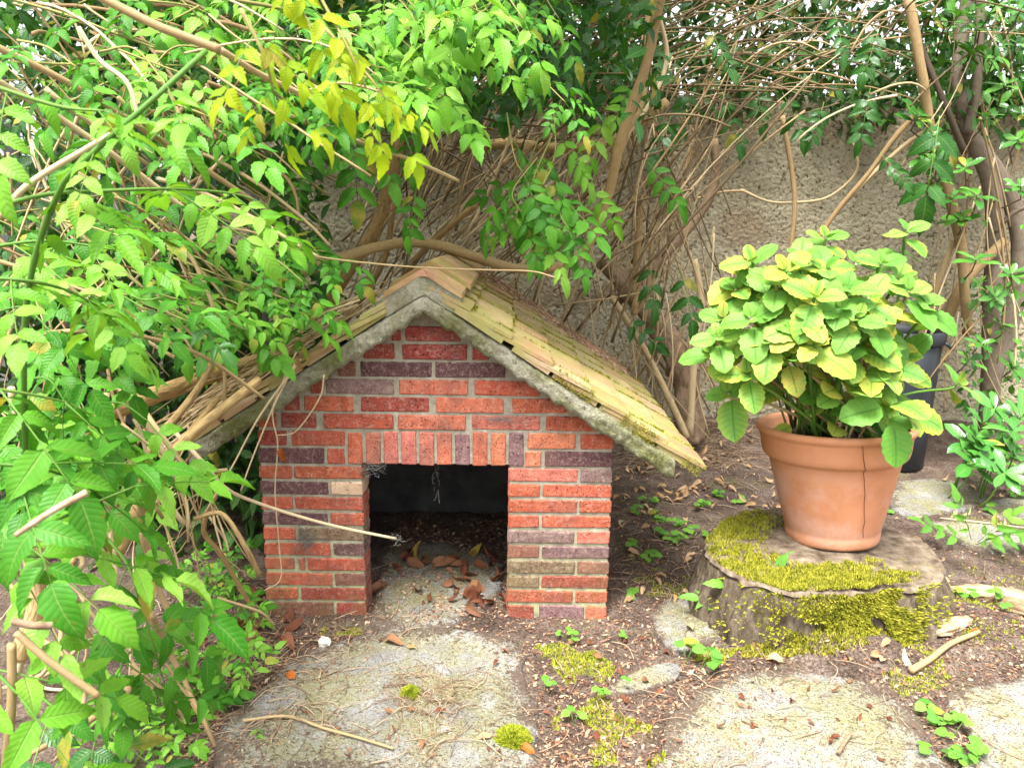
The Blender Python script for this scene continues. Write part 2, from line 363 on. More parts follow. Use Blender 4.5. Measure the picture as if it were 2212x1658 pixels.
def simple(name, cols, scale=20, rough=.8, bs=.4, bd=.004, spec=.3, stretch=None):
    m, nt, b = newmat(name); p = worldpos(nt)
    if stretch:
        mp = N(nt, 'ShaderNodeMapping'); mp.inputs['Scale'].default_value = stretch; nt.links.new(coords(nt), mp.inputs[0]); p = mp.outputs[0]
    a = tnoise(nt, p, scale, 5, .65); k = len(cols)
    r = rnd(nt)
    f = mth(nt, 'ADD', a, mth(nt, 'MULTIPLY', mth(nt, 'SUBTRACT', r, .5), .35))
    c = ramp(nt, f, [(.28 + .44 * i / max(1, k - 1), q) for i, q in enumerate(cols)])
    nt.links.new(c, b.inputs['Base Color']); b.inputs['Roughness'].default_value = rough; b.inputs['Specular IOR Level'].default_value = spec
    bump(nt, b, a, bs, bd); return m
SOIL, SLAB, BRICK, MORT, CONC, TILE, STUC, TERRA = ground_mat(), slab_mat(), brick_mat(), mortar_mat(), concrete_mat(), tile_mat(), stucco_mat(), terra_mat()
MOSS = simple('moss', [(.13, .145, .012), (.27, .27, .025), (.42, .38, .05)], 30, .95, .3, .003, .1)
MOSSB = simple('moss_bright', [(.17, .22, .015), (.30, .34, .025), (.42, .42, .04)], 30, .95, .3, .003, .1)
LITTER = simple('litter', [(.07, .036, .024), (.18, .085, .05), (.34, .19, .11), (.55, .38, .25)], 50, .9)
TWIG = simple('dry_twig', [(.14, .09, .055), (.30, .20, .12), (.48, .36, .24)], 40, .85)
PLAST = simple('black_plastic', [(.018, .021, .026), (.026, .030, .036), (.04, .045, .05)], 12, .5, .15, .001, .4, (1, 1, .08))
PICK = simple('weathered_wood', [(.11, .11, .105), (.19, .19, .185), (.28, .275, .265)], 14, .9, .6, .004, .1, (6, 6, .5))
STUMPT = simple('cut_wood', [(.07, .05, .034), (.15, .115, .08), (.24, .19, .135), (.34, .28, .21)], 22, .9, .8, .01, .1)
STUMPB = simple('stump_bark', [(.05, .036, .024), (.115, .088, .06), (.23, .185, .135)], 34, .95, 1.0, .02, .1, (1, 1, .35))
ROTW = simple('rotten_wood', [(.13, .075, .04), (.30, .19, .11), (.47, .34, .22)], 40, .9, 1.0, .015, .1, (.3, 1, 1))
WEB = simple('cobweb', [(.10, .095, .085), (.22, .21, .19)], 60, .9)

# ------------------------------------------------------------------ the setting: ground and paving
def pt_in(poly, X, Y):
    ins = np.zeros(X.shape, bool); n = len(poly)
    for i in range(n):
        x1, y1 = poly[i]; x2, y2 = poly[(i + 1) % n]
        cnd = ((y1 > Y) != (y2 > Y)) & (X < (x2 - x1) * (Y - y1) / (y2 - y1 + 1e-12) + x1); ins ^= cnd
    return ins
def pdist(poly, X, Y):
    D = np.full(X.shape, 1e9); n = len(poly)
    for i in range(n):
        x1, y1 = poly[i]; x2, y2 = poly[(i + 1) % n]; dx, dy = x2 - x1, y2 - y1
        t = np.clip(((X - x1) * dx + (Y - y1) * dy) / (dx * dx + dy * dy + 1e-12), 0, 1)
        D = np.minimum(D, np.hypot(X - x1 - t * dx, Y - y1 - t * dy))
    return D
slabs_px = {
    'main':  [(455, 1700), (470, 1590), (500, 1540), (560, 1490), (600, 1450), (690, 1400), (800, 1370), (880, 1355), (1010, 1365), (1105, 1385), (1130, 1410), (1135, 1470), (1160, 1530), (1150, 1610), (1120, 1700)],
    'floor': [(800, 1350), (815, 1240), (815, 1190), (870, 1165), (1000, 1175), (1075, 1210), (1085, 1250), (1070, 1300), (990, 1345), (900, 1375)],
    'chip':  [(1405, 1330), (1440, 1295), (1480, 1290), (1500, 1320), (1560, 1350), (1565, 1380), (1500, 1400), (1470, 1420), (1420, 1375)],
    'strip': [(1310, 1490), (1370, 1450), (1440, 1435), (1470, 1445), (1455, 1475), (1390, 1495), (1320, 1510)],
    'right': [(1430, 1640), (1440, 1560), (1500, 1500), (1600, 1460), (1740, 1450), (1850, 1465), (1890, 1490), (1980, 1545), (2005, 1600), (2010, 1700), (1420, 1700)],
    'edge':  [(2040, 1500), (2130, 1480), (2240, 1478), (2260, 1700), (2080, 1700), (2095, 1600), (2050, 1540)],
    'bin':   [(1935, 1040), (2050, 1035), (2110, 1060), (2130, 1090), (2040, 1110), (1960, 1120), (1920, 1085)],
    'behind': [(2000, 1130), (2080, 1120), (2190, 1150), (2212, 1190), (2130, 1195), (2060, 1170)],
    'far':   [(2100, 1090), (2200, 1075), (2260, 1095), (2230, 1125), (2140, 1120)],
}
slabs = {k: [tuple(gr(x, y).xy) for x, y in v] for k, v in slabs_px.items()}
xs = np.concatenate([-np.geomspace(60, 2.2, 14), np.linspace(-2.05, 3.1, 290), np.geomspace(3.3, 60, 14)])
ys = np.concatenate([-np.geomspace(60, .4, 12), np.linspace(0.0, 1.15, 24), np.linspace(1.17, 3.3, 150), np.linspace(3.33, 4.5, 40), np.geomspace(4.7, 80, 14)])
GX, GY = np.meshgrid(xs, ys)
sink = np.zeros(GX.shape)
for k, poly in slabs.items():
    ins = pt_in(poly, GX, GY)
    sink = np.maximum(sink, np.where(ins, np.clip(pdist(poly, GX, GY) / .05, 0, 1), 0))
def soil_h(x, y):
    h = .010 * fbm(x * 5, y * 5) + .007 * noise.noise(Vector((x * 23, y * 23, 3))) + .004 * noise.noise(Vector((x * 60, y * 60, 9)))
    h += .10 * math.exp(-(((x - .95) / .20) ** 2 + ((y - 1.99) / .09) ** 2))                     # mound before the stump
    h += .06 * math.exp(-(((x - 1.40) / .20) ** 2 + ((y - 2.15) / .22) ** 2))
    h += .10 * math.exp(-((y - 4.35) / .35) ** 2) if x > -.2 else 0
    return h
gz = np.zeros(GX.shape)
for i in range(GX.shape[0]):
    for j in range(GX.shape[1]):
        x, y = GX[i, j], GY[i, j]
        if -2.1 < x < 3.2 and 0.4 < y < 4.8: gz[i, j] = soil_h(x, y)
GZ = gz - sink * .035
ny_, nx_ = GX.shape
mb = MB()
mb.add(list(zip(GX.ravel(), GY.ravel(), GZ.ravel())), [(i * nx_ + j, i * nx_ + j + 1, (i + 1) * nx_ + j + 1, (i + 1) * nx_ + j) for i in range(ny_ - 1) for j in range(nx_ - 1)])
ground = tag(mb.build('ground', SOIL), 'dark brown soil strewn with twigs and dry leaves', kind='structure')
SB = [(min(p[0] for p in q), max(p[0] for p in q), min(p[1] for p in q), max(p[1] for p in q), q) for q in slabs.values()]
def on_slab(x, y):
    for a, b, c, d, q in SB:
        if a < x < b and c < y < d:
            ins = False; n = len(q)
            for i in range(n):
                x1, y1 = q[i]; x2, y2 = q[(i + 1) % n]
                if (y1 > y) != (y2 > y) and x < (x2 - x1) * (y - y1) / (y2 - y1) + x1: ins = not ins
            if ins: return True
    return False
def ground_z(x, y):                              # height of soil or slab
    h = soil_h(x, y)
    return max(.008, h - .02) if on_slab(x, y) else h
for k, poly in slabs.items():
    pts = spline([Vector((*p, 0)) for p in poly + [poly[0]]], 72)[:-1]
    cx_ = sum(p.x for p in pts) / len(pts); cy_ = sum(p.y for p in pts) / len(pts)
    mb = MB(); vs_ = []; uv = []; n = len(pts); rings = [(1.0, -.05), (1.0, .001), (.985, .006), (.95, .0085), (.85, .010), (.65, .0105), (.4, .0105), (.15, .0105)]
    for (sc, z) in rings:
        for i, p in enumerate(pts):
            jit = 1 + .05 * noise.noise(Vector((i * .35, sc * .3, len(k)))) + .03 * noise.noise(Vector((i * 1.3, sc, len(k)))) 
            x = cx_ + (p.x - cx_) * sc * jit; y = cy_ + (p.y - cy_) * sc * jit
            zz = z + (.004 * fbm(x * 6, y * 6, 5) if z > 0 else 0)
            vs_.append((x, y, zz)); uv.append((sc, 0))
    fs = [(r * n + i, r * n + (i + 1) % n, (r + 1) * n + (i + 1) % n, (r + 1) * n + i) for r in range(len(rings) - 1) for i in range(n)]
    fs.append(tuple((len(rings) - 1) * n + i for i in range(n)))
    mb.add(vs_, fs, uv); mb.build('paving_stone', SLAB, ground)

# ------------------------------------------------------------------ rendered wall and picket fence behind
WY = 4.35
mb = MB(); nx, nz = 120, 44; x0, x1, zt = -1.7, 6.5, 1.88
vs_ = [(x0 + (x1 - x0) * i / nx, WY + .012 * fbm(i * .35, j * .35, 2) + .01 * noise.noise(Vector((i * .9, j * .9, 1))), -.1 + (zt + .1) * j / nz + (.012 * noise.noise(Vector((i * .4, 0, 0))) if j == nz else 0)) for j in range(nz + 1) for i in range(nx + 1)]
mb.add(vs_, [(j * (nx + 1) + i, j * (nx + 1) + i + 1, (j + 1) * (nx + 1) + i + 1, (j + 1) * (nx + 1) + i) for j in range(nz) for i in range(nx)])
b_ = WY + .2
mb.add([(x0, b_, -.1), (x1, b_, -.1), (x1, b_, zt), (x0, b_, zt), (x0, WY, -.1), (x0, WY, zt), (x1, WY, zt), (x1, WY, -.1)],
       [(1, 0, 3, 2), (0, 4, 5, 3), (5, 6, 2, 3), (7, 1, 2, 6)])
rw = empty('rendered_wall', (2, WY, 0)); mb.build('wall_face', STUC, rw)
tag(rw, 'rough beige rendered garden wall behind the kennel and flower pot', 'wall')
mb = MB()
for i in range(60):
    pass
fence = empty('picket_fence', (-2.2, 3.6, 0))
tag(fence, 'weathered grey picket fence behind the vines on the left', 'fence')
pm = []
for k in range(3):
    mb = MB(); wd, th_ = .032, .012; hh = 1.75 + .06 * k
    pr = [(-wd, 0), (wd, 0), (wd, hh - .05), (0, hh), (-wd, hh - .05)]
    mb.add([(x, -th_, z) for x, z in pr] + [(x, th_, z) for x, z in pr],
           [(0, 1, 2, 3, 4), (9, 8, 7, 6, 5)] + [((i + 1) % 5, i, i + 5, (i + 1) % 5 + 5) for i in range(5)])
    pm.append(mb.mesh('picket', False))
for i in range(24):
    X = -3.6 + i * .105; 
    obj('picket', pm[i % 3], PICK, fence, Matrix.Translation((X, 3.55 + .14 * (X + 2), .02)) @ Matrix.Rotation(R.uniform(-.05, .05) - .03, 4, 'Y') @ Matrix.Rotation(R.uniform(-.1, .1), 4, 'Z'))
for z in (.35, 1.35):
    mb = MB(); a = Vector((-3.7, 3.55 + .14 * -1.7 + .035, z)); b = Vector((-1.05, 3.55 + .14 * .95 + .035, z))
    tube(mb, spline([a, b], 6), .022, .022, 4); mb.build('rail', PICK, fence, False)

# ------------------------------------------------------------------ the brick kennel
YW, XL, XR, OL, OR_ = 2.20, -.755, .305, -.446, -.008
AX, AZ, TS = -.248, .955, .66                      # apex of the slab's underside, slope
RH = .0494                                        # course height
kennel = empty('dog_kennel', (-.22, 2.7, 0))
tag(kennel, 'small red brick dog kennel with mossy tiled gable roof', 'kennel')
RED, ORA, PUR, BRO, DRD, CRE, GPU, OLV, PNK = ((.45, .105, .052), (.54, .165, .085), (.115, .056, .058), (.21, .095, .056), (.30, .056, .038),
    (.62, .45, .29), (.22, .135, .13), (.20, .15, .08), (.50, .15, .105))
fw = None
mbm = MB()
def boxv(mb, x0, x1, y0, y1, z0, z1):
    mb.add([(x0, y0, z0), (x1, y0, z0), (x1, y1, z0), (x0, y1, z0), (x0, y0, z1), (x1, y0, z1), (x1, y1, z1), (x0, y1, z1)],
           [(0, 3, 2, 1), (4, 5, 6, 7), (0, 1, 5, 4), (1, 2, 6, 5), (2, 3, 7, 6), (3, 0, 4, 7)])
MR = .0045
zl = 10 * RH
ytop = lambda x: AZ + .03 - TS * abs(x - AX)
poly = [(XL + MR, -.03), (OL - MR, -.03), (OL - MR, zl + .004), (OR_ + MR, zl + .004), (OR_ + MR, -.03), (XR - MR, -.03), (XR - MR, ytop(XR)), (AX, ytop(AX)), (XL + MR, ytop(XL))]
n = len(poly); vsm = [(x, YW + MR, z) for x, z in poly] + [(x, YW + .105, z) for x, z in poly]
mbm.add(vsm, [(0, 1, 2, 8), (2, 3, 7, 8), (3, 4, 5, 6), (3, 6, 7), (9, 17, 11, 10), (11, 17, 16, 12), (12, 15, 14, 13), (12, 16, 15)] + [((i + 1) % n, i, i + n, (i + 1) % n + n) for i in range(n)])
fw = mbm.build('front_wall', MORT, kennel, False)
tag(fw, 'brick front wall with doorway and soldier course lintel')
def brick(x0, x1, z0, z1, colr, yo=0.0, y0=YW, y1=YW + .1, name='brick', par=None):
    cx_, cy_, cz_ = (x0 + x1) / 2, (y0 + y1) / 2, (z0 + z1) / 2
    hx, hy, hz = (x1 - x0) / 2, (y1 - y0) / 2, (z1 - z0) / 2
    c = .0028; vs_ = []
    for sx in (-1, 1):
        for sy in (-1, 1):
            for sz in (-1, 1):
                j = [R.uniform(-.0014, .0014) for _ in range(3)]
                cc = c * R.uniform(.6, 1.5)
                vs_ += [(sx * (hx - cc) + j[0], sy * hy + j[1], sz * (hz - cc) + j[2]), (sx * hx + j[0], sy * (hy - cc) + j[1], sz * (hz - cc) + j[2]), (sx * (hx - cc) + j[0], sy * (hy - cc) + j[1], sz * hz + j[2])]
    ix = lambda sx, sy, sz, k: ((sx > 0) * 4 + (sy > 0) * 2 + (sz > 0)) * 3 + k
    fs = []
    for s_ in (-1, 1):
        q = [ix(-1, s_, -1, 0), ix(1, s_, -1, 0), ix(1, s_, 1, 0), ix(-1, s_, 1, 0)]; fs.append(q if s_ < 0 else q[::-1])
        q = [ix(s_, -1, -1, 1), ix(s_, 1, -1, 1), ix(s_, 1, 1, 1), ix(s_, -1, 1, 1)]; fs.append(q if s_ > 0 else q[::-1])
        q = [ix(-1, -1, s_, 2), ix(1, -1, s_, 2), ix(1, 1, s_, 2), ix(-1, 1, s_, 2)]; fs.append(q if s_ > 0 else q[::-1])
    for a in (-1, 1):
        for b in (-1, 1):
            fs.append([ix(a, b, -1, 0), ix(a, b, -1, 1), ix(a, b, 1, 1), ix(a, b, 1, 0)])
            fs.append([ix(-1, a, b, 0), ix(-1, a, b, 2), ix(1, a, b, 2), ix(1, a, b, 0)])
            fs.append([ix(a, -1, b, 1), ix(a, -1, b, 2), ix(a, 1, b, 2), ix(a, 1, b, 1)])
    for a in (-1, 1):
        for b in (-1, 1):
            for d in (-1, 1): fs.append([ix(a, b, d, 0), ix(a, b, d, 1), ix(a, b, d, 2)])
    me = bpy.data.meshes.new(name); me.from_pydata(vs_, [], fs); me.validate(); me.update()
    o = obj(name, me, BRICK, par or fw, Matrix.Translation((cx_, cy_ + yo, cz_)) @ Matrix.Rotation(R.uniform(-.006, .006), 4, 'Y'))
    o['half_length'] = hx; o['half_height'] = hz
    v = R.uniform(.88, 1.12); o.color = (min(1, colr[0] * v), min(1, colr[1] * v * R.uniform(.92, 1.1)), min(1, colr[2] * v), 1)
    return o
def sx(src, z): return (src * .86406 - CX) / F * (YW * math.cos(PITCH) + (H - z) * math.sin(PITCH))
J = .0082
left = [('S', BRO, DRD), ('H', RED, DRD), ('S', RED, BRO), ('3', RED, RED), ('S', RED, PUR), ('H', RED, OLV), ('S', PUR, RED), ('H', RED, RED), ('S', PUR, CRE), ('H', RED, RED)]
right = [('3', DRD, GPU), ('S', RED, RED), ('H', OLV, DRD), ('S', OLV, BRO), ('H', BRO, GPU), ('S', GPU, PNK), ('H', RED, RED), ('S', RED, RED), ('H', RED, RED), ('S', PNK, GPU)]
for rows, a, b, side in ((left, OL, XL, 0), (right, OR_, XR, 1)):
    xa, xb = (XL, OL) if side == 0 else (OR_, XR)
    S, Hd = (xb - xa) * .655, (xb - xa) * .315
    for i, (pat, c1, c2) in enumerate(rows):
        z0 = i * RH + .002 if i else -.02; z1 = (i + 1) * RH - J
        j = R.uniform(-.004, .004)
        if pat == 'S': cuts = [(xa, xa + S + j, c1), (xa + S + J + j, xb, c2)]
        elif pat == 'H': cuts = [(xa, xa + Hd + j, c1), (xa + Hd + J + j, xb, c2)]
        elif side == 0: cuts = [(xa, xa + Hd - .006, c1), (xa + Hd + .006, xa + Hd + .026, c1), (xa + Hd + .034, xb, c2)]
        else: cuts = [(xa, xa + .085, c1), (xa + .102, xa + .242, c2), (xa + .247, xb, ORA)]
        for p, q, c in cuts: brick(p, q, z0, z1, c, R.uniform(-.0015, .0015))
# lintel of soldiers
zs0, zs1 = zl - .001, .604 - J
for k, c in enumerate([RED, PNK, PNK, PNK, PNK, ORA, GPU, ORA, ORA, GPU]):
    s0 = 871 + 44.7 * k; brick(sx(s0, .55), sx(s0 + 37.5, .55), zs0 + (.001 if 0 < k < 9 else .002), zs1 + R.uniform(-.004, .002), c, R.uniform(-.002, .001))
def rz(i): return .4945 + .0548 * (i - 10) if i <= 12 else .604 + .0527 * (i - 12)
upper = {
    10: [(637, 813, PUR), (820, 864, RED), (1315, 1355, ORA), (1365, 1538, PUR)],
    11: [(634, 719, DRD), (732, 864, RED), (1321, 1440, ORA), (1453, 1537, RED)],
    12: [(628, 694, RED), (705, 793, DRD), (812, 985, RED), (997, 1165, ORA), (1180, 1351, PNK), (1366, 1500, RED)],
    13: [(700, 750, DRD), (762, 885, RED), (904, 1074, DRD), (1091, 1260, ORA), (1281, 1440, RED)],
    14: [(770, 806, DRD), (816, 985, GPU), (997, 1170, ORA), (1187, 1350, RED)],
    15: [(820, 889, BRO), (901, 1078, PUR), (1089, 1262, PUR)],
    16: [(860, 985, DRD), (1005, 1167, DRD), (1180, 1260, DRD)],
    17: [(930, 1000, DRD), (1012, 1150, DRD)],
}
for i, bl in upper.items():
    z0, z1 = rz(i), rz(i + 1) - J
    for p, q, c in bl:
        a, b = sx(p, z0), sx(q, z0)
        lim = (AZ + .025 - z1) / TS
        a, b = max(a, AX - lim, XL), min(b, AX + lim, XR)
        if b - a > .012: brick(a, b, z0, z1, c, R.uniform(-.0015, .0015))
# side and back walls, with bricks laid in a procedural bond (only their inner, dark faces can be seen)
def bond_mat():
    m, nt, b = newmat('brick_bond'); p = worldpos(nt); L = nt.links.new
    sp = nt.nodes.new('ShaderNodeSeparateXYZ'); L(p, sp.inputs[0]); cb = nt.nodes.new('ShaderNodeCombineXYZ')
    L(mth(nt, 'ADD', sp.outputs[0], sp.outputs[1]), cb.inputs[0]); L(sp.outputs[2], cb.inputs[1])
    t = N(nt, 'ShaderNodeTexBrick', Scale=1.0); L(cb.outputs[0], t.inputs['Vector'])
    t.inputs['Brick Width'].default_value = .215; t.inputs['Row Height'].default_value = RH; t.inputs['Mortar Size'].default_value = .005
    t.inputs['Color1'].default_value = (.36, .06, .035, 1); t.inputs['Color2'].default_value = (.12, .05, .045, 1); t.inputs['Mortar'].default_value = (.4, .36, .28, 1)
    L(t.outputs[0], b.inputs['Base Color']); b.inputs['Roughness'].default_value = .9; bump(nt, b, t.outputs[1], -.5, .004); return m
GLOOM = simple('shaded_concrete', [(.03, .03, .03), (.06, .06, .058), (.10, .10, .095)], 9, .95)  # interior gloom put into the colour of the back wall's concrete
BOND = bond_mat(); YB = 3.18
for x0_, x1_, nm in ((XL + .003, XL + .1, 'side_wall'), (XR - .1, XR - .003, 'side_wall')):
    mb = MB(); boxv(mb, x0_, x1_, YW + .11, YB, -.03, ytop(x0_ if x0_ < AX else x1_) + .01); mb.build(nm, BOND, kennel, False)
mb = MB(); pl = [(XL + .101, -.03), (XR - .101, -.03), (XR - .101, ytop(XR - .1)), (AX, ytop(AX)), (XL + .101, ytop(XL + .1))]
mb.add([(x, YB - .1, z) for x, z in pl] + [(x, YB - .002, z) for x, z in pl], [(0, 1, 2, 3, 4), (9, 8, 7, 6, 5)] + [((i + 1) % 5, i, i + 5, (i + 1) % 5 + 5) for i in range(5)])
mb.build('back_wall', GLOOM, kennel, False)

# concrete gable slab
YF, YE = 2.135, 3.27
SLT = .058
roof = None
mb = MB(); xsL, xsR = -.930, .472; M = 300; K = 11; vs_ = []
for i in range(M + 1):
    x = xsL + (xsR - xsL) * i / M
    zb = AZ - TS * abs(x - AX); zt_ = zb + SLT + .012 * abs(x - AX)
    rag = .014 * noise.noise(Vector((x * 11, 0, 1))) + .010 * noise.noise(Vector((x * 45, 0, 4)))
    prof = [(YF - .006, zb + rag), (YF - .014, zb + .008 + rag)] + [(YF - .016, zb + .008 + rag + (zt_ - .008 - zb - .008 - rag) * q / 6) for q in (1, 2, 3, 4, 5)] + [(YF - .012, zt_ - .008), (YF - .002, zt_), (YE, zt_), (YE, zb)]
    for k, (y, z) in enumerate(prof):
        jy = .008 * fbm(x * 14, z * 14, .3) + .007 * noise.noise(Vector((x * 75, z * 75, 2))) + .004 * noise.noise(Vector((x * 170, z * 170, 4))) if k < 9 else 0
        vs_.append((x, y + jy, z))
fs = [(i * K + k, i * K + (k + 1) % K, (i + 1) * K + (k + 1) % K, (i + 1) * K + k) for i in range(M) for k in range(K)]
fs += [tuple(range(K)), tuple(M * K + k for k in range(K))[::-1]]
mb.add(vs_, [f[::-1] for f in fs]); mb.build('roof_slab', CONC, kennel, True)

# tiles
ANG = math.atan(TS); cA, sA = math.cos(ANG), math.sin(ANG)
z0r = AZ + SLT + .004
roof = empty('roof', (AX, 2.5, .9)); roof.parent = kennel; roof.matrix_parent_inverse = Matrix.Translation(-kennel.location)
def tile_mesh(L_, W_, T_, seed):
    mb = MB(); nx, ny = 6, 4; rr = random.Random(seed); top = []; bot = []
    for i in range(nx + 1):
        for j in range(ny + 1):
            x = -L_ * i / nx; y = W_ * (j / ny - .5)
            if i == 0: x += rr.uniform(-.003, .002)
            if j in (0, ny): y += rr.uniform(-.0015, .0015)
            cam_ = .003 * (1 - (2 * j / ny - 1) ** 2) + .0012 * noise.noise(Vector((x * 40, y * 40, seed)))
            e = .0025 if (i in (0, nx) or j in (0, ny)) else 0
            top.append((x, y, T_ + cam_ - e)); bot.append((x, y, cam_))
    n = len(top); q = lambda i, j: i * (ny + 1) + j
    fs = [(q(i, j), q(i + 1, j), q(i + 1, j + 1), q(i, j + 1)) for i in range(nx) for j in range(ny)]
    fs = [f[::-1] for f in fs] + [tuple(k + n for k in f) for f in fs]
    bd = [q(i, 0) for i in range(nx + 1)] + [q(nx, j) for j in range(1, ny + 1)] + [q(i, ny) for i in range(nx - 1, -1, -1)] + [q(0, j) for j in range(ny - 1, 0, -1)]
    fs += [(bd[k], bd[(k + 1) % len(bd)], bd[(k + 1) % len(bd)] + n, bd[k] + n) for k in range(len(bd))]
    mb.add(top + bot, fs); return mb.mesh('roof_tile', False)
TL, TW, TT, GA = .215, .172, .013, .1345
full = [tile_mesh(TL, TW, TT, k) for k in range(4)]; half = [tile_mesh(TL, TW / 2 - .002, TT, 9 + k) for k in range(2)]
topm = [tile_mesh(.13, TW, TT, 20 + k) for k in range(2)]; toph = [tile_mesh(.13, TW / 2 - .002, TT, 24)]
TC = [(.47, .29, .18), (.45, .26, .155), (.50, .34, .22), (.47, .31, .19), (.43, .245, .15), (.49, .35, .23)]
moss_pts = []                                     # (point, normal, size)
for side, SE in ((1, .948), (-1, .862)):
    D = Vector((side * cA, 0, -sA)); Nn = Vector((side * sA, 0, cA)); O = Vector((AX, 0, z0r))
    i = 0
    while SE - GA * i > .07:
        s = SE - GA * i; sh = i % 2; up_len = TL if s - TL > .0 else .13
        ytop_ = YF - .012
        cells = []
        y = ytop_
        if sh: cells.append((y, TW / 2)); y += TW / 2 + .001
        while y + TW < YE + .02: cells.append((y, TW)); y += TW + .0015
        if YE + .02 - y > .05: cells.append((y, TW / 2))
        for (y, wd) in cells:
            me = (R.choice(full) if wd == TW else R.choice(half)) if up_len == TL else (R.choice(topm) if wd == TW else toph[0])
            tilt = math.asin(.020 / TL) + R.uniform(-.003, .006)
            ds = R.uniform(-.006, .006); yc = y + wd / 2 + R.uniform(-.003, .003)
            if y == ytop_: yc += R.uniform(-.006, .004)
            p = O + D * (s + ds) + Nn * (.026 + R.uniform(0, .002)); p.y = yc
            X = (D * math.cos(tilt) + Nn * math.sin(tilt)); Z = (Nn * math.cos(tilt) - D * math.sin(tilt)); Yv = Z.cross(X)
            m = Matrix(((X.x, Yv.x, Z.x, p.x), (X.y, Yv.y, Z.y, p.y), (X.z, Yv.z, Z.z, p.z), (0, 0, 0, 1))) @ Matrix.Rotation(R.uniform(-.010, .010), 4, 'Z')
            o = obj('roof_tile', me, TILE, roof, m)
            c = R.choice(TC); v = R.uniform(.85, 1.1); o.color = (c[0] * v, c[1] * v, c[2] * v, 1)
            if side == 1:
                for _ in range(R.choice((0, 40, 90, 160))):                       # moss in the side joint and on the step
                    d_ = R.random() ** 1.5 * .13; moss_pts.append((p - X * d_ + Vector((0, wd / 2 + R.gauss(0, .006), 0)) + Z * TT, Z, R.uniform(.003, .007)))
                for _ in range(R.choice((0, 0, 30, 80))):
                    moss_pts.append((p + X * R.uniform(-.002, .012) + Vector((0, R.uniform(-.4, .4) * wd, 0)) + Z * .004, Z, R.uniform(.003, .006)))
        i += 1
def vee(mb, y0, y1, half_w, zap, th_, seed, flat=.25):
    rr = random.Random(seed); ny = 5; vs_ = []
    for j in range(ny + 1):
        y = y0 + (y1 - y0) * j / ny
        for inner in (0, 1):
            zz = zap - inner * th_
            for k in (-1, -.55, -.12, 0, .12, .55, 1):
                x = k * half_w; z = zz - abs(x) * TS * .93 + (-.004 if k == 0 else 0) + rr.uniform(-.0012, .0012)
                vs_.append((AX + x + rr.uniform(-.001, .001), y + (rr.uniform(-.003, .003) if j in (0, ny) else 0), z))
    fs = []
    for j in range(ny):
        a, b = j * 14, (j + 1) * 14
        for k in range(6):
            fs.append((a + k, a + k + 1, b + k + 1, b + k)); fs.append((a + 7 + k + 1, a + 7 + k, b + 7 + k, b + 7 + k + 1))
        fs.append((a + 7, a, b, b + 7)); fs.append((a + 6, a + 13, b + 13, b + 6))
    for a, s_ in ((0, 1), (ny * 14, -1)):
        for k in range(6):
            f = (a + k, a + 7 + k, a + 8 + k, a + k + 1); fs.append(f if s_ > 0 else f[::-1])
    mb.add(vs_, fs)
zr = z0r + .046
mb = MB(); vee(mb, YF - .010, YE, .105, zr + .008, .060, 3); mb.build('ridge_mortar', CONC, roof, False)
for k, (ya, yb, hw, dz) in enumerate(((YF - .014, 2.30, .108, .020), (2.315, 2.60, .120, .034), (2.61, 2.94, .116, .028), (2.95, 3.28, .118, .032))):
    mb = MB(); vee(mb, ya, yb, hw, zr + dz, .017, 30 + k); o = mb.build('ridge_tile', TILE, roof, False); o.color = ((.50, .25, .17, 1), (.46, .22, .14, 1), (.52, .30, .2, 1), (.48, .25, .15, 1))[k]
# bedding tiles seen under the front verge
for side, SE in ((1, .93), (-1, .84)):
    D = Vector((side * cA, 0, -sA)); Nn = Vector((side * sA, 0, cA)); O = Vector((AX, 0, z0r)); s = .10
    while s < SE - .1:
        Lr = R.uniform(.10, .16); mb = MB()
        p = O + D * s + Nn * .002
        q = [p, p + D * Lr, p + D * Lr + Nn * .017, p + Nn * .017]
        y0_, y1_ = YF - .010 + R.uniform(-.006, .006), YF + .06
        mb.add([(a.x, y0_, a.z) for a in q] + [(a.x, y1_, a.z) for a in q], [(0, 1, 2, 3), (7, 6, 5, 4)] + [((i + 1) % 4, i, i + 4, (i + 1) % 4 + 4) for i in range(4)])
        o = mb.build('roof_tile', TILE, roof, False); c = R.choice(TC); o.color = (c[0] * .85, c[1] * .8, c[2] * .8, 1)
        s += Lr + R.uniform(.01, .05)

# ------------------------------------------------------------------ moss and litter helpers
def blades(mb, items, k=3, spread=.9):
    for p, nrm, sz in items:
        nrm = Vector(nrm); t = nrm.orthogonal().normalized(); b = nrm.cross(t)
        for _ in range(k):
            a = R.uniform(0, 6.283); d = t * math.cos(a) + b * math.sin(a); e = nrm.cross(d)
            tip = Vector(p) + (nrm + d * spread * R.random()) * sz
            wv = e * sz * .28; base = Vector(p) + d * sz * R.uniform(-.3, .3) - nrm * sz * .2
            mb.add([base - wv, base + wv, tip], [(0, 1, 2)])
mb = MB(); blades(mb, moss_pts); 
for _ in range(2200):                                        # moss on the front verge of the right slope
    s = R.uniform(.42, .95); 
    if noise.noise(Vector((s * 9, 0, 4))) < -.05: continue
    p = Vector((AX, 0, z0r)) + Vector((cA, 0, -sA)) * s + Vector((sA, 0, cA)) * R.uniform(-.004, .036)
    p.y = YF - .012 + R.uniform(-.004, .006); blades(mb, [(p, Vector((.1, -.9, .35)).normalized(), R.uniform(.003, .006))], 2)
tag(mb.build('moss', MOSS, roof, False), kind='stuff')

